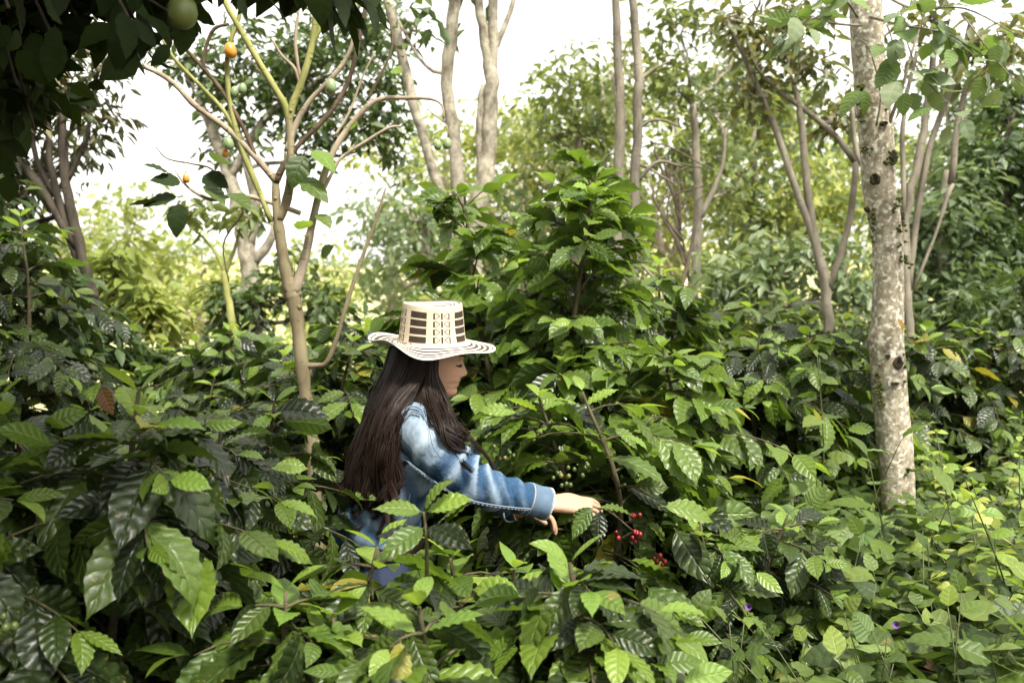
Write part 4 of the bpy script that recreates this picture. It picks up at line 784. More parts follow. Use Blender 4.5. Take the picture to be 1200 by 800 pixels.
# -- the dark tree whose leaves hang into the picture from above
def dark_canopy():
    rng = np.random.default_rng(400)
    g = G(-2.15, 2.3); root = thing('tree', 'dark broad leaved tree overhanging the coffee, its leaves nearly black against the sky', 'tree', g)
    a = Acc(); tr = catmull([g - [0, 0, 0.05], g + [0.05, 0, 1.0], g + [0.15, 0.05, 2.2], g + [0.3, 0.0, 3.2], g + [0.35, 0, 4.2]], 40); a.tube(tr, np.linspace(0.085, 0.03, 40), 12, rough=0.05, rng=rng); a.build('trunk', M['bark_dark'], root)
    lv = Leaves(rng, lambda c: not (235 < project(c)[0] < 310 and project(c)[1] > 22))
    ends = [(60, 40, 2.1), (150, 20, 2.0), (215, 25, 2.05), (20, 100, 2.4), (90, 20, 2.6), (300, -10, 2.0), (390, -25, 2.1), (40, 150, 2.8), (120, -30, 2.2), (200, -40, 2.4), (330, -70, 2.3), (-20, 60, 2.2), (-60, 180, 2.6), (430, -60, 2.2), (80, 90, 2.9), (10, 10, 1.9), (170, 50, 2.3), (250, -20, 1.9),
            (-160, 40, 2.2), (-180, -120, 1.8), (0, -160, 2.0), (150, -220, 2.2), (-300, 0, 2.6), (-100, -300, 2.4), (300, -260, 2.4), (-350, -200, 1.6), (-500, -400, 1.2), (-150, -520, 1.6), (-50, 260, 3.0), (20, 190, 3.1)]
    for e in ends:
        E = P(*e); st = tr[int(rng.integers(18, 38))]
        b = catmull([st, st * 0.5 + E * 0.5 + [0, 0, 0.25 + rng.uniform(0, 0.2)], E], 18); br = Acc(); br.tube(b, np.linspace(0.016, 0.003, 18), 6, cap=False); br.build('branch', M['bark_dark'], root)
        for k in range(42):
            o = b[int(rng.integers(8, 18))] + rng.normal(0, 0.035, 3); d = unit(rng.normal(0, 0.55, 3) + [0, 0, -0.75])
            lv.add(o, d, rng.uniform(0.055, 0.105), 'canopy', 'broad', up=unit(rng.normal(0, 0.7, 3) + [0, -0.4, 0.6]))
    cl = []                                          # rest of the crown, with unseen clumps added to shade the left bushes
    for c, rad, n in (((-1.3, 1.3, 3.6), (1.1, 1.3, 0.45), 90), ((-2.5, 1.6, 3.5), (1.1, 1.4, 0.6), 80), ((-2.2, 0.0, 3.6), (1.2, 1.2, 0.5), 70), ((-2.0, 2.8, 3.6), (1.3, 0.9, 0.5), 60), ((-3.3, 2.6, 2.9), (0.7, 1.2, 0.8), 60), ((-0.45, 0.7, 3.7), (0.7, 0.8, 0.35), 75), (P(30, -40, 2.7), (0.34, 0.25, 0.15), 18), (P(135, -75, 2.6), (0.3, 0.25, 0.12), 14), (P(-100, 70, 2.9), (0.28, 0.3, 0.28), 16), (P(300, -85, 2.5), (0.3, 0.2, 0.08), 10), ((-1.4, -0.6, 3.0), (0.9, 0.7, 0.5), 70), ((-1.2, 1.5, 2.8), (0.55, 0.5, 0.22), 50), ((-1.1, -0.9, 2.2), (0.7, 0.5, 0.5), 55), ((-0.15, 1.55, 3.9), (0.42, 0.7, 0.28), 50), ((-1.75, 0.45, 1.75), (0.55, 0.6, 0.75), 60), ((-2.3, 1.25, 1.75), (0.5, 0.5, 0.8), 45), ((-2.4, -0.4, 2.2), (0.7, 0.8, 0.6), 60), ((-2.6, 0.9, 2.6), (0.8, 1.0, 0.7), 60)):
        q = rng.normal(0, 1, (n, 3)); q /= np.linalg.norm(q, axis=1)[:, None]; q *= rng.random((n, 1)) ** 0.42; cc = np.array(c) + q * np.array(rad); cl.append(cc)
        br = Acc(); st = tr[30]
        for e in cc[::4]: br.tube(catmull([st, (st + e) / 2 + [0, 0, 0.15], e], 8), np.linspace(0.012, 0.003, 8), 4, cap=False)
        br.build('branch', M['bark_dark'], root)
    V, T, tint = crown_leaves(np.vstack(cl), 26, 0.2, 0.12, 0.55, rng); ac = Acc(); ac.add(V, None, T, tint); tag(ac.build('crown', M['canopy'], root), kind='stuff')
    f = Acc(); th = np.linspace(0, np.pi, 9); ph = np.linspace(0, 2 * np.pi, 13)[:-1]
    V = np.array([[math.sin(t) * math.cos(p) * 0.85, math.sin(t) * math.sin(p) * 0.85, math.cos(t)] for t in th for p in ph]) * 0.034 + P(214, 14, 1.95)
    f.add(V, [[i * 12 + j, i * 12 + (j + 1) % 12, i * 12 + 12 + (j + 1) % 12, i * 12 + 12 + j] for i in range(8) for j in range(12)]); f.build('fruit', plain_mat('canopy_fruit', (0.13, 0.16, 0.04), 0.4), root)
    lv.build(root, 300)
dark_canopy()

# ------------------------------------------------------------------ weeds on the bank at the right
def weed(label, cat, name, x, y, h, seed, tpl, mat, nst, nlf, size, group, lean=0.35, face=0.3, flower=None, ws=1.0, tops=None):
    rng = np.random.default_rng(seed); g = G(x, y); root = thing(name, label, cat, g, group); st = Acc(); lv = Leaves(rng)
    for s in range(nst):
        a = rng.uniform(0, 6.28); hh = h * rng.uniform(0.6, 1.05); e = g + horiz(a) * hh * lean * rng.uniform(0.3, 1.4) + [0, 0, hh]
        b = catmull([g - [0, 0, 0.02], (g + e) / 2 + horiz(a + 1.5) * 0.04, e], 12); st.tube(b, np.linspace(0.004, 0.0015, 12), 5)
        for k in range(nlf):
            t = 0.25 + 0.75 * (k + rng.random()) / nlf; i = min(11, int(t * 11.99)); az = k * 2.4 + rng.normal(0, 0.4)
            d = horiz(az) + [0, 0, rng.uniform(-0.3, 0.35)]
            if k == nlf - 1: d = horiz(az) * 0.6 + [0, 0, 0.7]
            m = mat if (tops is None or t < 0.8) else tops
            lv.add(b[i], unit(d), rng.uniform(*size) * (1.0 if t < 0.85 else 0.65), m, tpl, up=unit(np.array([0, -face, 1.0]) + rng.normal(0, 0.25, 3)), wscale=ws)
    st.build('stem', M['weed_stem'], root)
    if flower is not None:
        fx = Acc(); c = np.array(flower); th = np.linspace(0, 2 * np.pi, 12, endpoint=False); ax = unit([-0.3, -0.8, 0.4]); u = unit(np.cross(ax, [0, 0, 1])); v = np.cross(u, ax); VV = []
        for (q, hh) in ((0.0015, 0), (0.002, 0.010), (0.005, 0.017), (0.009, 0.021)):
            for t in th: VV.append(c + ax * (hh + 0.003 * math.cos(5 * t) * (q > 0.008)) + (u * math.cos(t) + v * math.sin(t)) * q)
        fx.add(np.array(VV), [[i * 12 + j, i * 12 + (j + 1) % 12, i * 12 + 12 + (j + 1) % 12, i * 12 + 12 + j] for i in range(3) for j in range(12)]); o = fx.build('flower', M['purple'], root); o['label'] = 'small purple funnel flower'
    lv.build(root, 90)
M['purple'] = plain_mat('purple_petal', (0.12, 0.06, 0.18), 0.6, 0.2, 0.3)
rngw = np.random.default_rng(77)
def beside(x, y):
    """the nearest thing one can find on the bank"""
    marks = [(P(1056, 660, 4.3)[0], 4.3, 'at the foot of the lichen covered trunk'), (P(1165, 600, 3.3)[0], 3.3, 'round the yellow green shrubs'), (P(1205, 600, 2.9)[0], 2.9, 'round the yellow green shrubs'), (P(835, 600, 3.1)[0], 3.1, 'beside the small coffee bush with green berries'), (P(965, 600, 3.6)[0], 3.6, 'round the pale broad leaved weed'), (P(1062, 640, 3.3)[0], 3.3, 'round the stiff long leaved weed'), (P(1140, 740, 2.3)[0], 2.3, 'round the weed with one yellowing leaf'), (P(1050, 733, 2.3)[0], 2.3, 'round the purple flower in the middle of the bank'), (P(878, 712, 2.35)[0], 2.35, 'round the purple flower near the green berries')]
    return min(marks, key=lambda m: (m[0] - x) ** 2 + (m[1] - y) ** 2)[2]
def bank_spots(n, pxr, pyr, dr, mind):
    """spots on the bank: x from the picture, distance from where the ground is"""
    out = []; tries = 0
    while len(out) < n and tries < 4000:
        tries += 1; d = rngw.uniform(*dr); px = rngw.uniform(*pxr); x = (px - 600) / FPX * d
        if all((x - a)**2 + (d - b)**2 > mind**2 for a, b in out): out.append((x, d))
    return out
for k, (x, y) in enumerate(bank_spots(44, (800, 1240), None, (1.7, 3.9), 0.15)):
    fl = {6: P(878, 712, y), 11: P(1050, 733, y)}.get(k)
    weed('creeping vine with heart shaped leaves ' + beside(x, y), 'vine', 'heart_leaf_vine', x, y, 0.44 if y < 2.7 else 0.30, 500 + k, 'heart', 'vine', 3, 6, (0.055, 0.095), 'heart leaved vines on the bank', lean=0.9)
for k, (x, y) in enumerate(bank_spots(24, (820, 1200), None, (2.2, 4.2), 0.2)):
    weed('leafy weed with pointed oval leaves ' + beside(x, y), 'weed', 'leafy_weed', x, y, 0.5 if y < 2.8 else 0.34, 600 + k, 'broad', 'weed', 3, 7, (0.08, 0.13), 'leafy weeds on the bank', lean=0.5)
weed('pale soft leaved broad weed standing left of the foot of the lichen covered trunk', 'weed', 'broad_leaf_weed', P(965, 600, 3.6)[0], 3.6, 0.62, 701, 'broad', 'broad', 4, 6, (0.13, 0.19), None, lean=0.35)
weed('tall broad leaved weed rising among the vines beside the picked bush', 'weed', 'broad_leaf_weed', P(905, 600, 3.3)[0], 3.3, 0.55, 702, 'broad', 'broad', 3, 6, (0.11, 0.17), None, lean=0.35)
weed('stiff weed with long reddish edged leaves right in front of the lichen covered trunk', 'weed', 'stiff_leaf_weed', P(1062, 640, 3.3)[0], 3.3, 0.62, 703, 'lance', 'weed', 2, 7, (0.15, 0.21), None, lean=0.25, ws=1.2)
weed('round leaved weed with one yellowing leaf at the foot of the yellow green shrub', 'weed', 'broad_leaf_weed', P(1140, 740, 2.3)[0], 2.3, 0.40, 704, 'heart', 'broad', 3, 5, (0.09, 0.14), None, lean=0.6)
for k, (px, y, h) in enumerate(((1165, 3.3, 0.74), (1205, 2.9, 0.70), (1150, 4.3, 0.6), (1225, 3.7, 0.85))):
    lab = ('yellow green shrub with pale small leaves right of the lichen covered trunk', 'yellow green shrub at the edge of the bank, fullest of the small leaved ones', 'small yellow green shrub set back beside the lichen covered trunk', 'tallest yellow green shrub behind the other small leaved ones')[k]
    weed(lab, 'shrub', 'yellow_green_shrub', P(px, 600, y)[0], y, h, 720 + k, 'lance', 'yellowgreen', 5, 24, (0.05, 0.085), 'yellow green shrubs on the bank', lean=0.5, ws=1.6)
for k, (px, py, y) in enumerate(((878, 712, 2.35), (1050, 733, 2.3), (953, 409, 3.9))):
    lab = ('climbing vine with a purple flower low beside the green berries', 'creeping vine with a purple flower in the middle of the bank', 'climbing vine with a purple flower up in the coffee bush by the trunk')[k]
    p = P(px, py, y); weed(lab, 'vine', 'flowering_vine', p[0], p[1], p[2] - float(ground(p[0], p[1])), 740 + k, 'heart', 'vine', 2, 13, (0.05, 0.085), None, lean=0.1, flower=p)
def ground_cover():
    rng = np.random.default_rng(9); ac = Acc(); low = TPL['heart'][1]; low2 = TPL['broad'][1]
    for k in range(4200):
        y = rng.uniform(1.6, 7.5); px = rng.uniform(790, 1300); x = (px - 600) / FPX * y
        V, Q, UV = (low if k % 3 else low2)[k % 5]; d = horiz(rng.uniform(0, 6.28)); d[2] = rng.normal(-0.1, 0.25)
        F = frame(unit(d), unit(np.array([0, -0.2, 1.0]) + rng.normal(0, 0.3, 3)), rng.normal(0, 0.3)) * rng.uniform(0.045, 0.095)
        ac.add(V @ F.T + G(x, y) + np.array([0, 0, rng.uniform(0.02, 0.38)]), Q, None, rng.random(), UV)
    tag(ac.build('ground_cover', M['vine']), 'tangled low green ground cover between the weeds on the bank', 'ground cover', kind='stuff')
ground_cover()
# ------------------------------------------------------------------ the woman
DW = 3.0
def W3(px, py, dy): return P(px, py, DW + dy)
def vnoise(p, seed=0):
    """cheap smooth 3-D value noise in -1..1"""
    p = np.asarray(p, float); i = np.floor(p).astype(np.int64); f = p - i; f = f * f * (3 - 2 * f); out = 0
    for a in (0, 1):
        for b in (0, 1):
            for c in (0, 1):
                h = ((i[:, 0] + a) * 73856093) ^ ((i[:, 1] + b) * 19349663) ^ ((i[:, 2] + c) * 83492791) ^ (seed * 2654435)
                h = ((h ^ (h >> 13)) * 1274126177) & 0x7fffffff
                v = (h % 10007) / 10007.0 * 2 - 1
                out = out + v * (f[:, 0] if a else 1 - f[:, 0]) * (f[:, 1] if b else 1 - f[:, 1]) * (f[:, 2] if c else 1 - f[:, 2])
    return out
def loft(sections, n=40, sides=28):
    """sections (center xyz, half x, half y): horizontal ellipse slices -> V, Q, T"""
    C = catmull([s[0] for s in sections], n); t = np.linspace(0, 1, n); k = np.linspace(0, 1, len(sections))
    hx = np.interp(t, k, [s[1] for s in sections]); hy = np.interp(t, k, [s[2] for s in sections])
    th = np.linspace(0, 2 * np.pi, sides, endpoint=False)
    sq = lambda v: np.sign(v) * np.abs(v) ** 0.85
    V = C[:, None, :] + np.stack([hx[:, None] * sq(np.cos(th)), hy[:, None] * sq(np.sin(th)), np.zeros((n, sides))], -1)
    V = V.reshape(-1, 3); i = np.arange(n - 1)[:, None] * sides; j = np.arange(sides)[None]; jj = (j + 1) % sides
    Q = np.stack([i + j, i + jj, i + sides + jj, i + sides + j], -1).reshape(-1, 4)
    V = np.vstack([V, C[:1], C[-1:]]); b = n * sides; a = np.arange(sides); a2 = (a + 1) % sides
    T = np.vstack([np.stack([np.full(sides, b), a2, a], -1), np.stack([np.full(sides, b + 1), (n - 1) * sides + a, (n - 1) * sides + a2], -1)])
    return V, Q, T
def fuse(acc, voxel, smooth_it=3):
    """closed shapes -> one continuous surface"""
    o = link('fuse_tmp', acc.mesh('fuse_tmp', M['skin'])); md = o.modifiers.new('r', 'REMESH'); md.mode = 'VOXEL'; md.voxel_size = voxel
    if smooth_it: s = o.modifiers.new('s', 'SMOOTH'); s.factor = 0.5; s.iterations = smooth_it
    dg = bpy.context.evaluated_depsgraph_get(); dg.update(); me = bpy.data.meshes.new_from_object(o.evaluated_get(dg))
    V = np.zeros(len(me.vertices) * 3, np.float32); me.vertices.foreach_get('co', V); NN = np.zeros(len(me.vertices) * 3, np.float32); me.vertices.foreach_get('normal', NN)
    tot = np.zeros(len(me.polygons), np.int32); me.polygons.foreach_get('loop_total', tot); li = np.zeros(len(me.loops), np.int32); me.loops.foreach_get('vertex_index', li)
    st = np.zeros(len(me.polygons), np.int32); me.polygons.foreach_get('loop_start', st)
    q = tot == 4; Q = li[st[q][:, None] + np.arange(4)]; t3 = tot == 3; T = li[st[t3][:, None] + np.arange(3)]
    tmp = o.data; bpy.data.objects.remove(o); bpy.data.meshes.remove(me); bpy.data.meshes.remove(tmp)
    return V.reshape(-1, 3).astype(float), [Q, T], NN.reshape(-1, 3).astype(float)
def color_mat(name, rough, spec, attr='col', sss=0.0, bump=0.0, bscale=300, sheen=0.0):
    m, nt, bs, out = new_mat(name); at = N(nt, 'ShaderNodeAttribute', attribute_name=attr)
    tc = N(nt, 'ShaderNodeTexCoord'); n1 = N(nt, 'ShaderNodeTexNoise'); n1.inputs['Scale'].default_value = bscale; n1.inputs['Detail'].default_value = 3; nlink(nt, tc.outputs['Object'], n1.inputs['Vector'])
    nlink(nt, mixc(nt, 0.3, at.outputs['Color'], mixc(nt, n1.outputs[0], (0.6, 0.6, 0.6), (1.4, 1.4, 1.4)), 'MULTIPLY'), bs.inputs['Base Color'])
    bs.inputs['Roughness'].default_value = rough; bs.inputs['Specular IOR Level'].default_value = spec
    if sss: bs.inputs['Subsurface Weight'].default_value = sss; bs.inputs['Subsurface Radius'].default_value = (0.008, 0.003, 0.0015); bs.inputs['Subsurface Scale'].default_value = 1.0
    if sheen: bs.inputs['Sheen Weight'].default_value = sheen
    if bump:
        bp = N(nt, 'ShaderNodeBump'); bp.inputs['Strength'].default_value = bump; bp.inputs['Distance'].default_value = 0.002; nlink(nt, n1.outputs[0], bp.inputs['Height']); nlink(nt, bp.outputs[0], bs.inputs['Normal'])
    return m
M['skin'] = color_mat('skin', 0.55, 0.3, sss=0.08, bump=0.25, bscale=420)
M['denim'] = color_mat('washed_denim', 0.9, 0.1, bump=0.6, bscale=520)
M['jeans'] = plain_mat('dark_jeans', (0.03, 0.04, 0.07), 0.85, 0.15, 0.5, 200, 0.2)
M['hair'] = berry_mat('dark_brown_hair', [(0, (0.010, 0.005, 0.0035)), (0.5, (0.017, 0.009, 0.006)), (1, (0.034, 0.017, 0.010))])
M['hair'].node_tree.nodes['Principled BSDF'].inputs['Roughness'].default_value = 0.46
M['hair'].node_tree.nodes['Principled BSDF'].inputs['Specular IOR Level'].default_value = 0.28
M['brow'] = plain_mat('brow_hair', (0.018, 0.011, 0.008), 0.7, 0.2)
M['stitch'] = plain_mat('tan_stitching', (0.42, 0.36, 0.26), 0.8, 0.1)
M['fray'] = plain_mat('frayed_pale_denim', (0.50, 0.55, 0.60), 0.9, 0.1, 0.4, 300)
M['leather'] = plain_mat('brown_leather_belt', (0.05, 0.032, 0.02), 0.5, 0.4)
M['steel'] = plain_mat('metal_stud', (0.55, 0.5, 0.42), 0.3, 0.8); M['bead'] = plain_mat('dark_bead', (0.10, 0.05, 0.025), 0.3, 0.6)

# head in its own frame: x forward, z up, centre between the ears
HC = W3(511, 419, 0.0); HT = R(8)                 # looking down at her hands
HROLL = R(5)
Hm = np.array(Matrix.Rotation(HT, 3, 'Y') @ Matrix.Rotation(-HROLL * -1, 3, 'X'))
def head_pt(p): return np.asarray(p) @ Hm.T + HC
def make_head():
    prof = np.array([(-0.122, 0.030), (-0.115, 0.056), (-0.106, 0.071), (-0.098, 0.077), (-0.090, 0.076), (-0.082, 0.0725), (-0.076, 0.078), (-0.070, 0.0805), (-0.065, 0.0765), (-0.060, 0.0825), (-0.053, 0.082), (-0.046, 0.0775), (-0.030, 0.0785), (-0.012, 0.0785), (0.0, 0.079), (0.010, 0.083), (0.018, 0.0865), (0.035, 0.0875), (0.055, 0.084), (0.075, 0.074), (0.095, 0.052), (0.108, 0.025), (0.113, 0.0)])
    backp = np.array([(-0.122, -0.01), (-0.10, -0.028), (-0.07, -0.055), (-0.03, -0.082), (0.0, -0.094), (0.03, -0.099), (0.06, -0.09), (0.085, -0.068), (0.1, -0.042), (0.113, 0.0)])
    wid = np.array([(-0.122, 0.022), (-0.112, 0.036), (-0.10, 0.045), (-0.08, 0.054), (-0.055, 0.060), (-0.03, 0.066), (0.0, 0.070), (0.03, 0.073), (0.06, 0.069), (0.085, 0.054), (0.1, 0.036), (0.113, 0.0)])
    nz, na = 150, 120; z = np.linspace(-0.122, 0.113, nz); th = np.linspace(0, 2 * np.pi, na, endpoint=False)
    xf = np.interp(z, prof[:, 0], prof[:, 1]); xb = np.interp(z, backp[:, 0], backp[:, 1]); wd = np.interp(z, wid[:, 0], wid[:, 1])
    c, s = np.cos(th)[None], np.sin(th)[None]; mid = -0.005
    ex = np.where(c > 0, 0.80, 1.0); sq = np.sign(c) * np.abs(c) ** ex
    X = mid + np.where(c > 0, (xf[:, None] - mid) * np.abs(sq), (xb[:, None] - mid) * np.abs(c))
    Y = wd[:, None] * np.sign(s) * np.abs(s) ** 0.92; Z = np.repeat(z[:, None], na, 1)
    fr = smooth(0.02, 0.06, X)
    g = lambda y0, z0, sy, sz: np.exp(-((np.abs(Y) - y0) / sy) ** 2 - ((Z - z0) / sz) ** 2)
    nh = np.interp(z, [-0.052, -0.046, -0.040, -0.034, -0.020, -0.004, 0.008], [0, 0.010, 0.0215, 0.0235, 0.0155, 0.006, 0.0])[:, None]
    nw = np.interp(z, [-0.05, -0.04, -0.02, 0.0, 0.01], [0.014, 0.0125, 0.0085, 0.0075, 0.009])[:, None]
    X = X + nh * np.exp(-(Y / nw) ** 2) * fr
    X = X + 0.008 * g(0.014, -0.042, 0.006, 0.006) * fr - 0.009 * g(0.031, 0.0, 0.014, 0.010) * fr + 0.0065 * g(0.031, -0.003, 0.011, 0.008) * fr
    X = X + 0.003 * g(0.03, 0.015, 0.02, 0.006) * fr + 0.004 * g(0.045, -0.035, 0.018, 0.02) * fr - 0.004 * g(0.034, -0.068, 0.012, 0.014) * fr
    X = X - 0.0012 * fr * smooth(0.008, 0.03, np.abs(Y)) * np.exp(-((Z + 0.066) / 0.016) ** 2)
    V = np.stack([X, Y, Z], -1).reshape(-1, 3); i = np.arange(nz - 1)[:, None] * na; j = np.arange(na)[None]; jj = (j + 1) % na
    Q = np.stack([i + j, i + jj, i + na + jj, i + na + j], -1).reshape(-1, 4)
    b = len(V); V = np.vstack([V, [[0.01, 0, -0.123]], [[0, 0, 0.114]]]); a = np.arange(na); a2 = (a + 1) % na
    T = np.vstack([np.stack([np.full(na, b), a2, a], -1), np.stack([np.full(na, b + 1), (nz - 1) * na + a, (nz - 1) * na + a2], -1)])
    return V, Q, T
def capsule(acc, pts, rad, n=14, sides=14):
    acc.tube(catmull(pts, n), np.interp(np.linspace(0, 1, n), np.linspace(0, 1, len(rad)), rad), sides)
    for q, r in ((pts[0], rad[0]), (pts[-1], rad[-1])):
        th = np.linspace(0, np.pi, 7); ph = np.linspace(0, 2 * np.pi, 10, endpoint=False)
        V = np.array([[math.sin(t) * math.cos(p), math.sin(t) * math.sin(p), math.cos(t)] for t in th for p in ph]) * r * 0.99 + np.asarray(q)
        acc.add(V, [[a * 10 + b, a * 10 + 10 + b, a * 10 + 10 + (b + 1) % 10, a * 10 + (b + 1) % 10] for a in range(6) for b in range(10)])
NEAR = [W3(486, 500, -0.145), W3(520, 536, -0.185), W3(556, 566, -0.20), W3(598, 579, -0.175), W3(636, 589, -0.14), W3(650, 590, -0.13)]
FAR = [W3(492, 500, 0.145), W3(526, 528, 0.18), W3(560, 556, 0.19), W3(582, 580, 0.14), W3(600, 593, 0.09), W3(609, 598, 0.07)]
def make_hand(acc, wrist, fwd, side, up, curl=0.35):
    """palm down; side points to the thumb"""
    f, s, u = unit(fwd), unit(side), unit(up)
    kn = wrist + f * 0.088
    for k in range(9):                                    # palm: stacked overlapping capsules
        t = k / 8; capsule(acc, [wrist + f * 0.0 + s * (t - 0.5) * 0.034, wrist + f * 0.045 + s * (t - 0.5) * 0.056 + u * 0.004, kn + s * (t - 0.5) * 0.060 - u * 0.003 * (1 - math.sin(t * 3.14))], [0.016, 0.0155, 0.0105], 10, 10)
    for (o, L, r) in ((-1.5, 0.060, 0.0072), (-0.5, 0.074, 0.0080), (0.5, 0.080, 0.0082), (1.5, 0.072, 0.0080)):
        b = kn + s * o * 0.0195 - f * 0.004; d0 = unit(f + s * o * 0.07 - u * curl * 0.6); d1 = unit(f * 0.9 - u * curl * 1.7 + s * o * 0.03); d2 = unit(f * 0.55 - u * (curl * 2.6))
        p1 = b + d0 * L * 0.46; p2 = p1 + d1 * L * 0.31; p3 = p2 + d2 * L * 0.25
        capsule(acc, [b, p1, p2, p3], [r * 1.12, r, r * 0.92, r * 0.75], 16, 10)
    t0 = wrist + f * 0.022 + s * 0.024 - u * 0.004; t1 = t0 + unit(f * 0.6 + s * 0.75 - u * 0.25) * 0.042; t2 = t1 + unit(f * 0.9 + s * 0.25 - u * 0.35) * 0.032; t3 = t2 + unit(f - u * 0.5 - s * 0.1) * 0.024
    capsule(acc, [t0, t1, t2, t3], [0.015, 0.0115, 0.0095, 0.0075], 16, 10)
def limb_c(acc, pts, rad, n=40, sides=22): capsule(acc, pts, rad, n, sides)

pg = G(W3(438, 700, 0)[0], DW)
woman = thing('person', 'woman in a denim jacket and striped straw hat leaning to pick coffee cherries', 'person', pg)
po = np.array(pg)
def sub(name, V, F, mat, parent=None, **k): return link(name, mesh_np(name, V - po, F, mat, **k), parent or woman)
body = Acc()
hv, hq, ht = make_head(); body.add(head_pt(hv), hq, ht)
for sg in (-1, 1):                                       # ears
    capsule(body, [head_pt((-0.012, sg * 0.071, 0.012)), head_pt((-0.016, sg * 0.076, 0.0)), head_pt((-0.008, sg * 0.073, -0.022))], [0.009, 0.011, 0.007], 8, 8)
capsule(body, [head_pt((-0.022, 0, -0.045)), head_pt((-0.032, 0, -0.10)), W3(485, 488, 0)], [0.052, 0.050, 0.058], 14, 22)
V, Q, T = loft([(W3(485, 480, 0), .055, .06), (W3(484, 492, 0), .075, .13), (W3(480, 520, 0), .09, .145), (W3(468, 560, 0), .095, .14), (W3(452, 600, 0), .085, .125), (W3(442, 640, 0), .095, .135), (W3(438, 690, 0), .11, .16), (W3(438, 730, 0), .10, .15)]); body.add(V, Q, T)
limb_c(body, NEAR, [0.05, 0.042, 0.037, 0.034, 0.026, 0.024]); limb_c(body, FAR, [0.05, 0.042, 0.037, 0.034, 0.026, 0.024])
make_hand(body, W3(648, 590, -0.13), W3(705, 592, -0.09) - W3(648, 590, -0.13), np.array([0.1, 0.9, 0.35]), np.array([0.0, -0.35, 0.94]), 0.25)
make_hand(body, W3(605, 596, 0.08), W3(660, 604, 0.06) - W3(605, 596, 0.08), np.array([0.0, -0.9, 0.3]), np.array([0.15, 0.3, 0.94]), 0.95)
LEGS = []
for sg in (-1, 1):
    hip = W3(438, 722, sg * 0.085); foot = np.array([pg[0] + 0.05 + sg * -0.06, DW + sg * 0.10, 0.06]); foot[2] += float(ground(foot[0], foot[1])); knee = (hip + foot) / 2 + np.array([0.07, 0, 0.0])
    LEGS.append((hip, knee, foot)); limb_c(body, [hip, knee, foot], [0.075, 0.052, 0.036]); capsule(body, [foot, foot + [0.09, 0, -0.015], foot + [0.15, 0, -0.025]], [0.036, 0.032, 0.024])
bv, bf, bn = fuse(body, 0.0038, 1)
hl = (bv - HC) @ Hm                                       # back to the head's frame
col = np.tile(np.array([0.47, 0.275, 0.18]), (len(bv), 1)); inh = np.linalg.norm(hl, axis=1) < 0.15
col = col * (1 + 0.05 * vnoise(bv * 40)[:, None])
lip = np.exp(-((hl[:, 2] + 0.066) / 0.0085) ** 2) * np.exp(-(np.abs(hl[:, 1]) / 0.018) ** 4) * (hl[:, 0] > 0.055) * inh
col = col * (1 - 0.75 * lip[:, None]) + np.array([0.40, 0.15, 0.115]) * 0.75 * lip[:, None]
chk = np.exp(-((hl[:, 2] + 0.035) / 0.022) ** 2 - ((np.abs(hl[:, 1]) - 0.045) / 0.02) ** 2) * (hl[:, 0] > 0) * inh
col = col * (1 - 0.25 * chk[:, None]) + np.array([0.60, 0.27, 0.20]) * 0.25 * chk[:, None]
b_o = sub('body', bv, bf, M['skin'], colors={'col': col})
def front_x(y, z):                                        # the skin's surface in the head's frame
    m = (np.abs(hl[:, 1] - y) < 0.005) & (np.abs(hl[:, 2] - z) < 0.005) & inh & (hl[:, 0] > 0)
    return hl[m, 0].max() if m.any() else 0.075
for sg in (-1, 1):
    br = Acc(); ys = np.linspace(0.013, 0.052, 9); pts = np.array([(front_x(sg * y, z) + 0.0005, sg * y, z) for y, z in zip(ys, 0.017 + 0.006 * np.sin(np.linspace(0, 2.4, 9)))])
    br.tube(head_pt(catmull(pts, 20)), np.interp(np.linspace(0, 1, 20), [0, 0.3, 1], [0.0028, 0.0034, 0.001]), 6); br.V = [v - po for v in br.V]; link('eyebrow', br.mesh('eyebrow', M['brow']), woman)
    br = Acc(); ys = np.linspace(0.019, 0.046, 9); zz = -0.0055 - 0.0035 * np.sin(np.linspace(0, np.pi, 9)); pts = np.array([(front_x(sg * y, z) + 0.0006, sg * y, z) for y, z in zip(ys, zz)])
    br.tube(head_pt(catmull(pts, 18)), 0.0013, 5)
    for k in range(14):
        q = pts[0] + (pts[-1] - pts[0]) * k / 13; q[0] = np.interp(abs(q[1]), ys, pts[:, 0]); q[2] = np.interp(abs(q[1]), ys, pts[:, 2])
        br.tube(head_pt(np.array([q, q + [0.004, sg * 0.001 * (k - 6) / 6, -0.003], q + [0.008, sg * 0.003 * (k - 6) / 6, -0.0035]])), [0.0007, 0.0005, 0.0002], 4)
    br.V = [v - po for v in br.V]; link('eyelashes', br.mesh('eyelashes', M['brow']), woman)

# jacket
jk = Acc()
V, Q, T = loft([(W3(488, 470, 0), .050, .062), (W3(486, 480, 0), .068, .10), (W3(484, 492, 0), .092, .15), (W3(478, 520, 0), .108, .168), (W3(465, 555, 0), .122, .168), (W3(449, 590, 0), .126, .162), (W3(442, 612, 0), .134, .165), (W3(440, 628, 0), .138, .170)], 50, 36); jk.add(V, Q, T)
limb_c(jk, NEAR[:5], [0.072, 0.069, 0.060, 0.052, 0.044], 50, 26); limb_c(jk, FAR[:5], [0.072, 0.066, 0.058, 0.050, 0.042], 50, 26)
jv, jf, jn = fuse(jk, 0.0042, 4)
def arm_param(v, arm):
    c = catmull(arm, 120); L = np.concatenate([[0], np.cumsum(np.linalg.norm(np.diff(c, axis=0), axis=1))]); d = np.full(len(v), 9.0); s = np.zeros(len(v)); q = np.zeros((len(v), 3))
    for k in range(120):
        e = np.linalg.norm(v - c[k], axis=1); m = e < d; d[m] = e[m]; s[m] = L[k]; q[m] = v[m] - c[k]
    return s, d, q, L[-1]
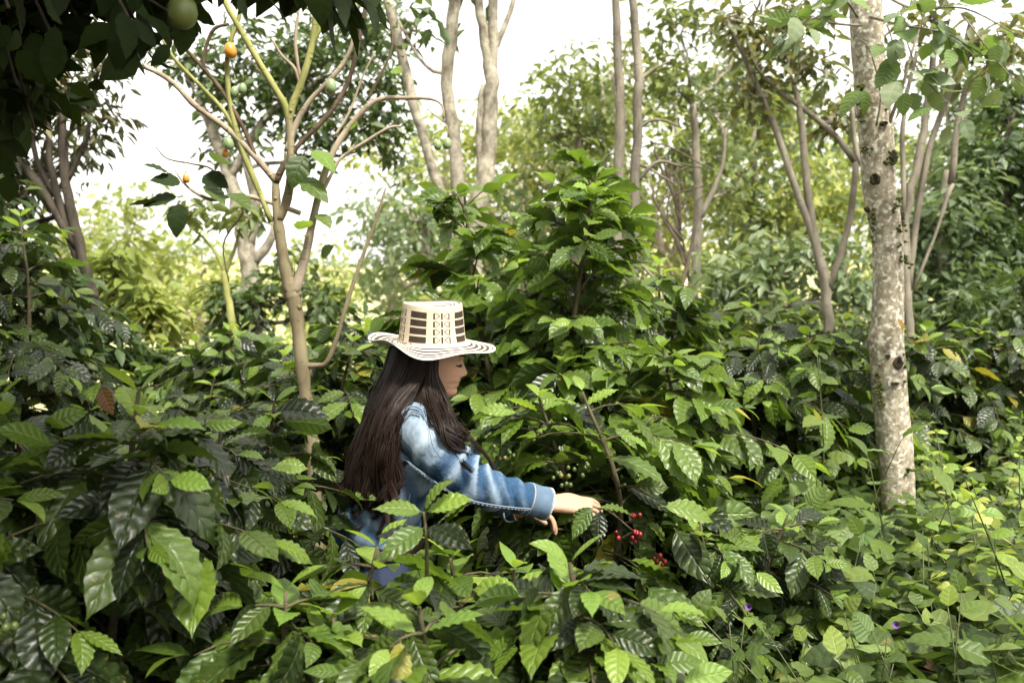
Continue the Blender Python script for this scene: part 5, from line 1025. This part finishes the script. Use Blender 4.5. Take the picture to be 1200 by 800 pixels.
sN, dN, qN, LN = arm_param(jv, NEAR[:5]); sF, dF, qF, LF = arm_param(jv, FAR[:5])
inN = smooth(0.11, 0.08, dN); inF = smooth(0.11, 0.08, dF)
onarm = np.maximum(inN * smooth(0.03, 0.1, sN), inF * smooth(0.03, 0.1, sF))
def folds(s, q, seed):
    w_ = vnoise(np.c_[q * 16, ][:, :3] + s[:, None] * 5, seed) * 0.8
    ph = s * 120 + q[:, 2] * 30 + q[:, 1] * 14 + w_ * 3.6
    amp = 0.0050 + 0.0085 * np.exp(-((s - 0.21) / 0.05) ** 2) + 0.0015 * smooth(0.28, 0.36, s)
    sn = np.sin(ph); sn = np.sign(sn) * (1 - (1 - np.abs(sn)) ** 0.6) * 1.15 - 0.25
    return amp * sn * (0.55 + 0.45 * vnoise(q * 14 + 5, seed + 1)) + 0.008 * vnoise(np.c_[q[:, 0] * 9, q[:, 1] * 9, q[:, 2] * 9] + s[:, None] * 14, seed + 2)
disp = inN * folds(sN, qN, 1) * smooth(0.02, 0.09, sN) + inF * folds(sF, qF, 7) * smooth(0.02, 0.09, sF) * (1 - inN)
tor = (1 - onarm); disp = disp + tor * (0.006 * vnoise(jv * np.array([16, 16, 9]), 11) + 0.003 * np.sin(jv[:, 2] * 70 + jv[:, 0] * 50 + 4 * vnoise(jv * 10, 4)) * smooth(1.12, 0.98, jv[:, 2]))
jv2 = jv + jn * disp[:, None]
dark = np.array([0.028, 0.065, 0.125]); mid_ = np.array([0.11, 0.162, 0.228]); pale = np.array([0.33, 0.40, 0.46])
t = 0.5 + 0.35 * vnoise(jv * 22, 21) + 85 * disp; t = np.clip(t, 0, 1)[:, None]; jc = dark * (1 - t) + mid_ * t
fade_highlight = np.exp(-((sN - 0.055) / 0.075) ** 2) * inN * smooth(-0.2, 0.6, (jn @ unit([0.25, -0.75, 0.6]))) * smooth(0.135, 0.118, sN + 0.25 * (qN[:, 2] < 0) * np.abs(qN[:, 2]))  # upper arm paler: washed-out denim, with the highlight put into the colour
fade_highlight = np.clip(fade_highlight * (1.0 + 0.35 * vnoise(jv * 30, 33)), 0, 1)[:, None]; jc = jc * (1 - 0.62 * fade_highlight) + pale * 0.62 * fade_highlight
fl = vnoise(jv * np.array([170, 170, 80]), 44)[:, None]; jc = jc * (1 + 0.28 * fl); jc = jc + np.clip(disp * 22, 0, 0.10)[:, None] * np.array([0.9, 1.0, 1.05])      # paler along the raised folds
edge = (np.abs(sN - 0.09) < 0.002) * inN
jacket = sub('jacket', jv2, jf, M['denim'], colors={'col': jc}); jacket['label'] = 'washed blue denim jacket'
def on_surface(px, py, lift=0.002):                     # first jacket vertex along a pixel ray
    a, b, zz = project(jv2); m = (np.abs(a - px) < 5) & (np.abs(b - py) < 5)
    if not m.any(): return None
    i = np.where(m)[0][np.argmin(zz[m])]; p = P(px, py, jv2[i, 1]); return p - np.array([0, lift, 0])
def seam(pix, r=0.0008, name='seam', mat='stitch', dashed=True):
    pp = catmull(np.array([(x, y, 0) for x, y in pix], float), 110); pts = [on_surface(x, y, 0.0012) for x, y, _ in pp]; pts = [p for p in pts if p is not None]
    if len(pts) < 4: return
    pts = np.array(pts); pts[1:-1, 1] = (pts[:-2, 1] + pts[1:-1, 1] + pts[2:, 1]) / 3
    a = Acc(); rd = Acc(); rd.tube(pts + [0, 0.0022, 0.004], 0.0026, 6); rv = np.vstack(rd.V); link('seam_ridge', mesh_np('seam_ridge', rv - po, [np.vstack(rd.Q), np.vstack(rd.T)], M['denim'], colors={'col': np.tile(mid_ * 1.15, (len(rv), 1))}), jacket)
    for k in range(0, len(pts) - 3, 3 if dashed else 2): a.tube(pts[k:k + 3], [r * 0.6, r, r * 0.6], 5)
    a.V = [v - po for v in a.V]; o = link(name, a.mesh(name, M[mat]), jacket); o['kind'] = 'stuff'
seam([(472, 538), (490, 552), (512, 568), (540, 584), (570, 592), (600, 596), (622, 598)])
seam([(470, 486), (480, 478), (492, 480), (498, 490)]); seam([(474, 492), (483, 484), (493, 487)])
seam([(466, 500), (463, 515), (466, 530), (472, 545)])
seam([(455, 560), (452, 585), (450, 610)]); seam([(480, 580), (478, 600), (474, 622)])
# cuffs
for arm, s0 in ((NEAR, 1), (FAR, 1)):
    d = unit(arm[4] - arm[3]); c = arm[4] - d * 0.052; cc = Acc(); n = 14; tt = np.linspace(0, 1, n); rr = 0.0475 + 0.0012 * np.sin(tt * 9)
    pts = c + d * (tt * 0.066)[:, None]; Vc, Qc, Tc = tube(pts, rr, 30, cap=False); Vi, Qi, Ti = tube(pts[::-1], rr[::-1] - 0.004, 30, cap=False)
    wob = vnoise(Vc * 60, 3) * 0.0015; Vc = Vc + np.array([0, 0, 1]) * wob[:, None]
    nV = len(Vc); ring = [[(n - 1) * 30 + j, (n - 1) * 30 + (j + 1) % 30, nV + (30 - (j + 1)) % 30, nV + (30 - j) % 30] for j in range(30)]
    cc.add(np.vstack([Vc, Vi]), np.vstack([Qc, Qi + nV]))
    cv = np.vstack(cc.V); ccol = np.tile(mid_ * 0.9, (len(cv), 1)) * (1 + 0.2 * vnoise(cv * 60, 9)[:, None])
    cu = link('cuff', mesh_np('cuff', cv - po, np.vstack(cc.Q), M['denim'], colors={'col': ccol}), jacket)
    for q in (0.06, 0.935):
        a = Acc(); pc = c + d * 0.066 * q; th = np.linspace(0, 2 * np.pi, 41); e1 = unit(np.cross(d, [0, 0, 1])); e2 = np.cross(e1, d)
        a.tube(pc + 0.0478 * (np.cos(th)[:, None] * e1 + np.sin(th)[:, None] * e2), 0.0012, 5, cap=False); a.V = [v - po for v in a.V]; link('stitching', a.mesh('stitching', M['stitch']), cu)
    a = Acc(); pc = c + d * 0.066; th = np.linspace(0, 2 * np.pi, 61); ring = pc + 0.0465 * (np.cos(th)[:, None] * e1 + np.sin(th)[:, None] * e2)
    a.tube(ring + vnoise(ring * 200, 5)[:, None] * d * 0.0015, 0.0026, 6, cap=False); a.V = [v - po for v in a.V]; link('frayed_edge', a.mesh('frayed_edge', M['fray']), cu)
# collar
a = Acc(); th = np.linspace(0, 2 * np.pi, 41); cpt = W3(488, 477, 0)
Vc = np.array([cpt + np.array([(0.062 + 0.02 * k) * math.cos(t), (0.075 + 0.018 * k) * math.sin(t), 0.02 - 0.022 * k + 0.012 * math.cos(t) * -1]) for k in (0, 0.5, 1, 1.5) for t in th])
a.add(Vc, [[i * 41 + j, i * 41 + j + 1, i * 41 + 42 + j, i * 41 + 41 + j] for i in range(3) for j in range(40)]); vc = np.vstack(a.V); link('collar', mesh_np('collar', vc - po, np.vstack(a.Q), M['denim'], colors={'col': np.tile(mid_, (len(vc), 1))}), jacket)
# jeans, belt, shoes
jn_ = Acc(); V, Q, T = loft([(W3(440, 625, 0), .12, .145), (W3(438, 650, 0), .128, .16), (W3(437, 690, 0), .14, .185), (W3(438, 735, 0), .125, .175)]); jn_.add(V, Q, T)
for hip, knee, foot in LEGS: limb_c(jn_, [hip, knee, foot + [0, 0, 0.05]], [0.098, 0.07, 0.055])
jv_, jf_, jnn = fuse(jn_, 0.008, 3); sub('jeans', jv_ + jnn * (0.004 * vnoise(jv_ * 25, 2))[:, None], jf_, M['jeans'])
a = Acc(); th = np.linspace(0, 2 * np.pi, 61); c0 = W3(440, 638, 0); Vb = []
for (dz, k) in ((-0.018, 1.0), (-0.016, 1.012), (0.016, 1.012), (0.018, 1.0)):
    for t in th: Vb.append(c0 + np.array([0.147 * k * math.cos(t), 0.172 * k * math.sin(t), dz + 0.035 * -math.cos(t) * -1 * 0.6]))
a.add(np.array(Vb), [[i * 61 + j, i * 61 + j + 1, i * 61 + 62 + j, i * 61 + 61 + j] for i in range(3) for j in range(60)]); a.V = [v - po for v in a.V]; belt = link('belt', a.mesh('belt', M['leather']), woman)
for k in range(5):
    t = math.pi + 0.25 + 0.28 * k; q = c0 + np.array([0.15 * math.cos(t), 0.175 * math.sin(t), 0.021 * math.cos(t)]); nn = unit([math.cos(t), math.sin(t), 0]); a = Acc()
    a.tube(np.array([q, q + nn * 0.003, q + nn * 0.0045]), [0.008, 0.007, 0.001], 10); a.V = [v - po for v in a.V]; link('stud', a.mesh('stud', M['steel']), belt)
for hip, knee, foot in LEGS:
    a = Acc(); capsule(a, [foot + [-0.03, 0, -0.015], foot + [0.07, 0, -0.02], foot + [0.16, 0, -0.03]], [0.045, 0.043, 0.03]); a.V = [v - po for v in a.V]; link('shoe', a.mesh('shoe', M['leather']), woman)
# bracelet on the far wrist
a = Acc(); d = unit(FAR[5] - FAR[4]); e1 = unit(np.cross(d, [0, 0, 1])); e2 = np.cross(e1, d); c = FAR[5] + d * 0.004
bl = link('bracelet', None, woman); bl.location = (0, 0, 0)
for k in range(22):
    t = k * 2 * np.pi / 22; b = Acc(); q = c + 0.031 * (math.cos(t) * e1 + math.sin(t) * e2); b.tube(np.array([q - e2 * 0.004, q, q + e2 * 0.004]), [0.002, 0.0045, 0.002], 8); b.V = [v - po for v in b.V]; link('bead', b.mesh('bead', M['bead']), bl)
# hair: guides of six stations, near side from back to front
GD = [[(460, 404, .0), (450, 435, .0), (430, 485, .0), (414, 535, .0), (406, 575, .0), (410, 600, .0)],
      [(470, 404, -.06), (456, 440, -.08), (434, 490, -.10), (421, 540, -.11), (415, 590, -.11), (420, 610, -.11)],
      [(485, 404, -.078), (474, 440, -.10), (450, 488, -.155), (436, 540, -.18), (430, 592, -.185), (436, 618, -.18)],
      [(498, 404, -.084), (488, 440, -.108), (464, 482, -.19), (452, 530, -.215), (452, 580, -.21), (452, 610, -.205)],
      [(503, 404, -.085), (496, 440, -.112), (472, 484, -.215), (463, 520, -.24), (462, 560, -.24), (465, 592, -.225)]]
GF = [[(505, 404, -.085), (500, 440, -.11), (497, 472, -.17), (508, 497, -.235), (528, 522, -.255), (543, 540, -.25)],
      [(508, 406, -.084), (506, 440, -.102), (511, 470, -.13), (522, 494, -.18), (536, 518, -.215), (548, 540, -.225)],
      [(512, 408, -.08), (511, 438, -.094), (516, 466, -.105), (528, 488, -.12), (541, 512, -.14), (550, 535, -.16)]]
def mirror(g): return [[(x, y, -z * 0.9) for x, y, z in s] for s in g]
def strands(g, n, rng, inner, locks, r0=0.0015):
    """long hair falls in locks: every strand follows its lock more closely towards the tip"""
    Gw = np.array([[W3(*q) for q in s] for s in g]); K = len(g); out = Acc()
    cen = Gw.copy(); cen[:, :, 1] = DW + (cen[:, :, 1] - DW) * 0.35
    def path(u, v):
        u = min(max(u, 0), K - 1.001); i = int(u); f = u - i; q = Gw[i] * (1 - f) + Gw[i + 1] * f; ci = cen[i] * (1 - f) + cen[i + 1] * f
        return q * (1 - v) + ci * v
    L = []
    for k in range(locks):
        u = (k + rng.random()) / locks * (K - 1); v = inner * rng.random() ** 1.6; q = path(u, v) + rng.normal(0, 0.012, (6, 3)) * np.array([0, 0.3, 0.7, 1, 1.2, 1.4])[:, None]
        q[5] = q[4] + (q[5] - q[4]) * rng.uniform(-0.8, 2.0)
        L.append((u, v, catmull(q, 17), rng.uniform(0, 6.28), rng.uniform(0.008, 0.02), rng.uniform(9, 15), rng.random()))
    tt = np.linspace(0, 1, 17)
    for k in range(n):
        u, v, c, ph, am, fq, tn = L[int(rng.integers(locks))]; fly = rng.random() < 0.05
        own = catmull(path(u + rng.normal(0, 0.30), min(0.95, max(0, v + rng.normal(0, 0.12)))), 17)
        w_ = ((0.25 + 0.65 * tt ** 0.8) * (0.4 if fly else 1.0))[:, None]; q = own * (1 - w_) + c * w_ + rng.normal(0, 0.0035, 3)
        q[:, 0] += am * np.sin(tt * fq + ph) * tt ** 1.2; q[:, 1] += 0.7 * am * np.cos(tt * fq * 0.9 + ph) * tt ** 1.2
        if fly: q += (rng.normal(0, 0.02, 3) * tt[:, None] ** 1.5)
        V, Q, T = tube(q, np.interp(tt, [0, 0.1, 0.75, 1], [1, 1, 0.9, 0.2]) * r0 * rng.uniform(0.6, 1.35) * (0.5 if fly else 1), 3, cap=False)
        out.add(V, Q, None, np.clip(tn * 0.7 + rng.random() * 0.3, 0, 1))
    return out
rngh = np.random.default_rng(12); hair = Acc()
for g, n, inn, lk in ((GD, 3100, 0.8, 70), (GF, 1100, 0.3, 24), (mirror(GD), 700, 0.3, 20), (mirror(GF), 250, 0.2, 8)):
    h = strands(g, n, rngh, inn, lk); hair.add(np.vstack(h.V), np.vstack(h.Q), None, np.concatenate(h.A))
hairlow = Acc()                                          # the scalp cap the strands leave from
th = np.linspace(0, 2 * np.pi, 40, endpoint=False); zz = np.linspace(-0.05, 0.118, 16); VV = []
for z in zz:
    rz = math.sqrt(max(0, 1 - max(0, z / 0.12) ** 2)); fx = np.where(np.cos(th) > 0, 0.080 if z > 0.035 else 0.02, 0.108)
    for t, f in zip(th, fx): VV.append(head_pt((-0.004 + f * rz * math.cos(t), 0.080 * rz * math.sin(t), z)))
hair.add(np.array(VV), [[i * 40 + j, i * 40 + (j + 1) % 40, i * 40 + 40 + (j + 1) % 40, i * 40 + 40 + j] for i in range(15) for j in range(40)])
hair.V = [v - po for v in hair.V]; ho = link('hair', hair.mesh('hair', M['hair']), woman); ho['label'] = 'long dark brown wavy hair'

# the hat
def make_hat():
    C = W3(506, 400, 0.0); Rt = np.array(Matrix.Rotation(R(-9), 3, 'X').transposed() if False else Matrix.Rotation(R(4.5), 3, 'X')) @ np.array(Matrix.Rotation(R(1.5), 3, 'Y'))
    hat = link('hat', None, woman, C - po); hat['label'] = 'black and cream woven straw hat with striped brim'
    cream = np.array([0.58, 0.49, 0.35]); white = np.array([0.62, 0.58, 0.50]); black = np.array([0.030, 0.021, 0.015])
    # crown: wall then top
    na, nh = 720, 96; th = np.linspace(0, 2 * np.pi, na, endpoint=False); t = np.linspace(0, 1, nh)
    H = 0.112; Rr = np.interp(t, [0, 0.15, 0.85, 1], [0.101, 0.098, 0.0895, 0.0875])
    dent = 1 - 0.05 * np.exp(-((th - 5.55) / 0.16) ** 2)[None] * np.sin(np.pi * np.clip(t, 0, 1))[:, None]
    rr = Rr[:, None] * dent * (1 + 0.006 * np.sin(th * 3 + 1))[None]
    z = (t * H)[:, None] + 0.004 * np.sin(th * 2 + 0.6)[None] * t[:, None]
    V = np.stack([rr * 1.02 * np.cos(th), rr * 0.93 * np.sin(th), np.broadcast_to(z, rr.shape)], -1)
    per = 2 * np.pi / 8; ph = ((th + R(44.5)) % (2 * per)) / (2 * per)             # pairs of columns: block, lattice
    TT, PH = np.meshgrid(t, ph, indexing='ij'); row = (TT - 0.06) / 0.215; rf = row - np.floor(row); ok = (TT > 0.04) & (TT < 0.92)
    colr = np.tile(cream, (nh, na, 1)); dark = np.zeros((nh, na), bool)
    dark |= ok & (PH > 0.07) & (PH < 0.43) & (rf > 0.0) & (rf < 0.78)             # solid blocks
    q = (PH - 0.56) / 0.36; lat = ok & (q > 0) & (q < 1); a_ = np.abs(rf - 0.42)
    dark |= lat & (((q < 0.10) | (q > 0.90)) & (rf < 0.75))
    dark |= lat & (np.abs(q - 0.5) < 0.05) & (rf < 0.8)
    dark |= lat & (np.abs((np.abs(q - 0.5) * 2 - 0.25) - a_ * 1.3) < 0.07) & (q > 0.1) & (q < 0.9) & (rf < 0.85)
    dark |= (TT > 0.945) & (np.mod(PH * 60, 1) < 0.35) & False
    wv_ = vnoise(np.stack([np.cos(np.broadcast_to(th, TT.shape)) * 40, np.sin(np.broadcast_to(th, TT.shape)) * 40, TT * 30], -1).reshape(-1, 3), 6).reshape(TT.shape)
    colr[dark] = black * (1.4 + 0.4 * wv_[dark])[:, None]; colr[~dark] *= (1 + 0.07 * wv_[~dark])[:, None]
    Q = np.array([[i * na + j, i * na + (j + 1) % na, i * na + na + (j + 1) % na, i * na + na + j] for i in range(nh - 1) for j in range(0, na)])
    V = V.reshape(-1, 3); cw = colr.reshape(-1, 3)
    # top: a shallow dished disc with dark rings
    rt = np.linspace(1, 0.0, 26)[1:]; base = V[-na:]; VT, CT = [], []
    for q in rt:
        p = base.copy(); p[:, :2] *= q; p[:, 2] = base[:, 2].mean() * (1 - q) + base[:, 2] * q + 0.006 * math.sin(math.pi * min(1, (1 - q) * 6)) * (q > 0.83) - 0.012 * smooth(0.8, 0.2, q)
        VT.append(p); ring = (int(q * 14) % 2 == 0) and q > 0.3; CT.append(np.tile(np.where(ring, black * 4, white), (na, 1)) if ring else np.tile(white, (na, 1)))
    b0 = len(V) - na; VV = np.vstack([V] + VT); n2 = len(rt)
    Q2 = np.array([[b0 + i * na + j, b0 + i * na + (j + 1) % na, b0 + i * na + na + (j + 1) % na, b0 + i * na + na + j] for i in range(n2) for j in range(na)])
    step = 1
    o = link('crown', mesh_np('crown', VV @ Rt.T, np.vstack([Q, Q2]), M['straw'], colors={'col': np.vstack([cw] + CT)}), hat)
    # brim: wavy, with stripes that follow the edge
    nb, na = 44, 240; th = np.linspace(0, 2 * np.pi, na, endpoint=False); t = np.linspace(0, 1, nb)[:, None]
    rin = 0.100; rout = 0.187 + 0.004 * np.sin(th * 3)
    r = rin + (rout[None] - rin) * t
    zed = 0.012 * np.cos(th - 3.14)[None].clip(0) ** 1.5 + 0.006 * np.cos(2 * th + 0.2)[None] - 0.010 * np.exp(-((np.mod(th + 3.14, 2 * np.pi) - 3.14) / 0.7) ** 2)[None] + 0.004 * np.sin(5 * th + 1)[None] - 0.014 * np.exp(-((np.mod(th, 2 * np.pi) - 4.75) / 0.5) ** 2)[None] + 0.022 * np.exp(-((np.mod(th, 2 * np.pi) - 4.1) / 0.35) ** 2)[None] - 0.012 * np.exp(-((np.mod(th + 1, 2 * np.pi) - 1.0) / 0.5) ** 2)[None]
    zb = zed * t ** 1.4 - 0.010 * np.sin(np.pi * t * 0.8)
    up = np.stack([r * 1.03 * np.cos(th), r * 0.95 * np.sin(th), zb], -1).reshape(-1, 3); lo = up - [0, 0, 0.0032]
    st = np.zeros(nb, bool); tt = np.linspace(0, 1, nb)
    for a0, a1 in ((0.14, 0.24), (0.31, 0.43), (0.50, 0.62), (0.69, 0.80), (0.87, 0.93)): st |= (tt > a0) & (tt < a1)
    nn = vnoise(up * 160, 8); cb = np.where(np.repeat(st, na)[:, None], black * 2.2 + 0.03 * nn[:, None], white * (1 + 0.06 * nn)[:, None])
    Qa = np.array([[i * na + j, i * na + (j + 1) % na, i * na + na + (j + 1) % na, i * na + na + j] for i in range(nb - 1) for j in range(na)]); n0 = len(up)
    rim = np.array([[(nb - 1) * na + j, (nb - 1) * na + (j + 1) % na, n0 + (nb - 1) * na + (j + 1) % na, n0 + (nb - 1) * na + j] for j in range(na)])
    link('brim', mesh_np('brim', np.vstack([up, lo]) @ Rt.T, np.vstack([Qa, Qa[:, ::-1] + n0, rim]), M['straw'], colors={'col': np.vstack([cb, np.tile(white * 0.9, (n0, 1))])}), hat)
M['straw'] = color_mat('woven_straw', 0.7, 0.2, bump=0.5, bscale=260)
make_hat()
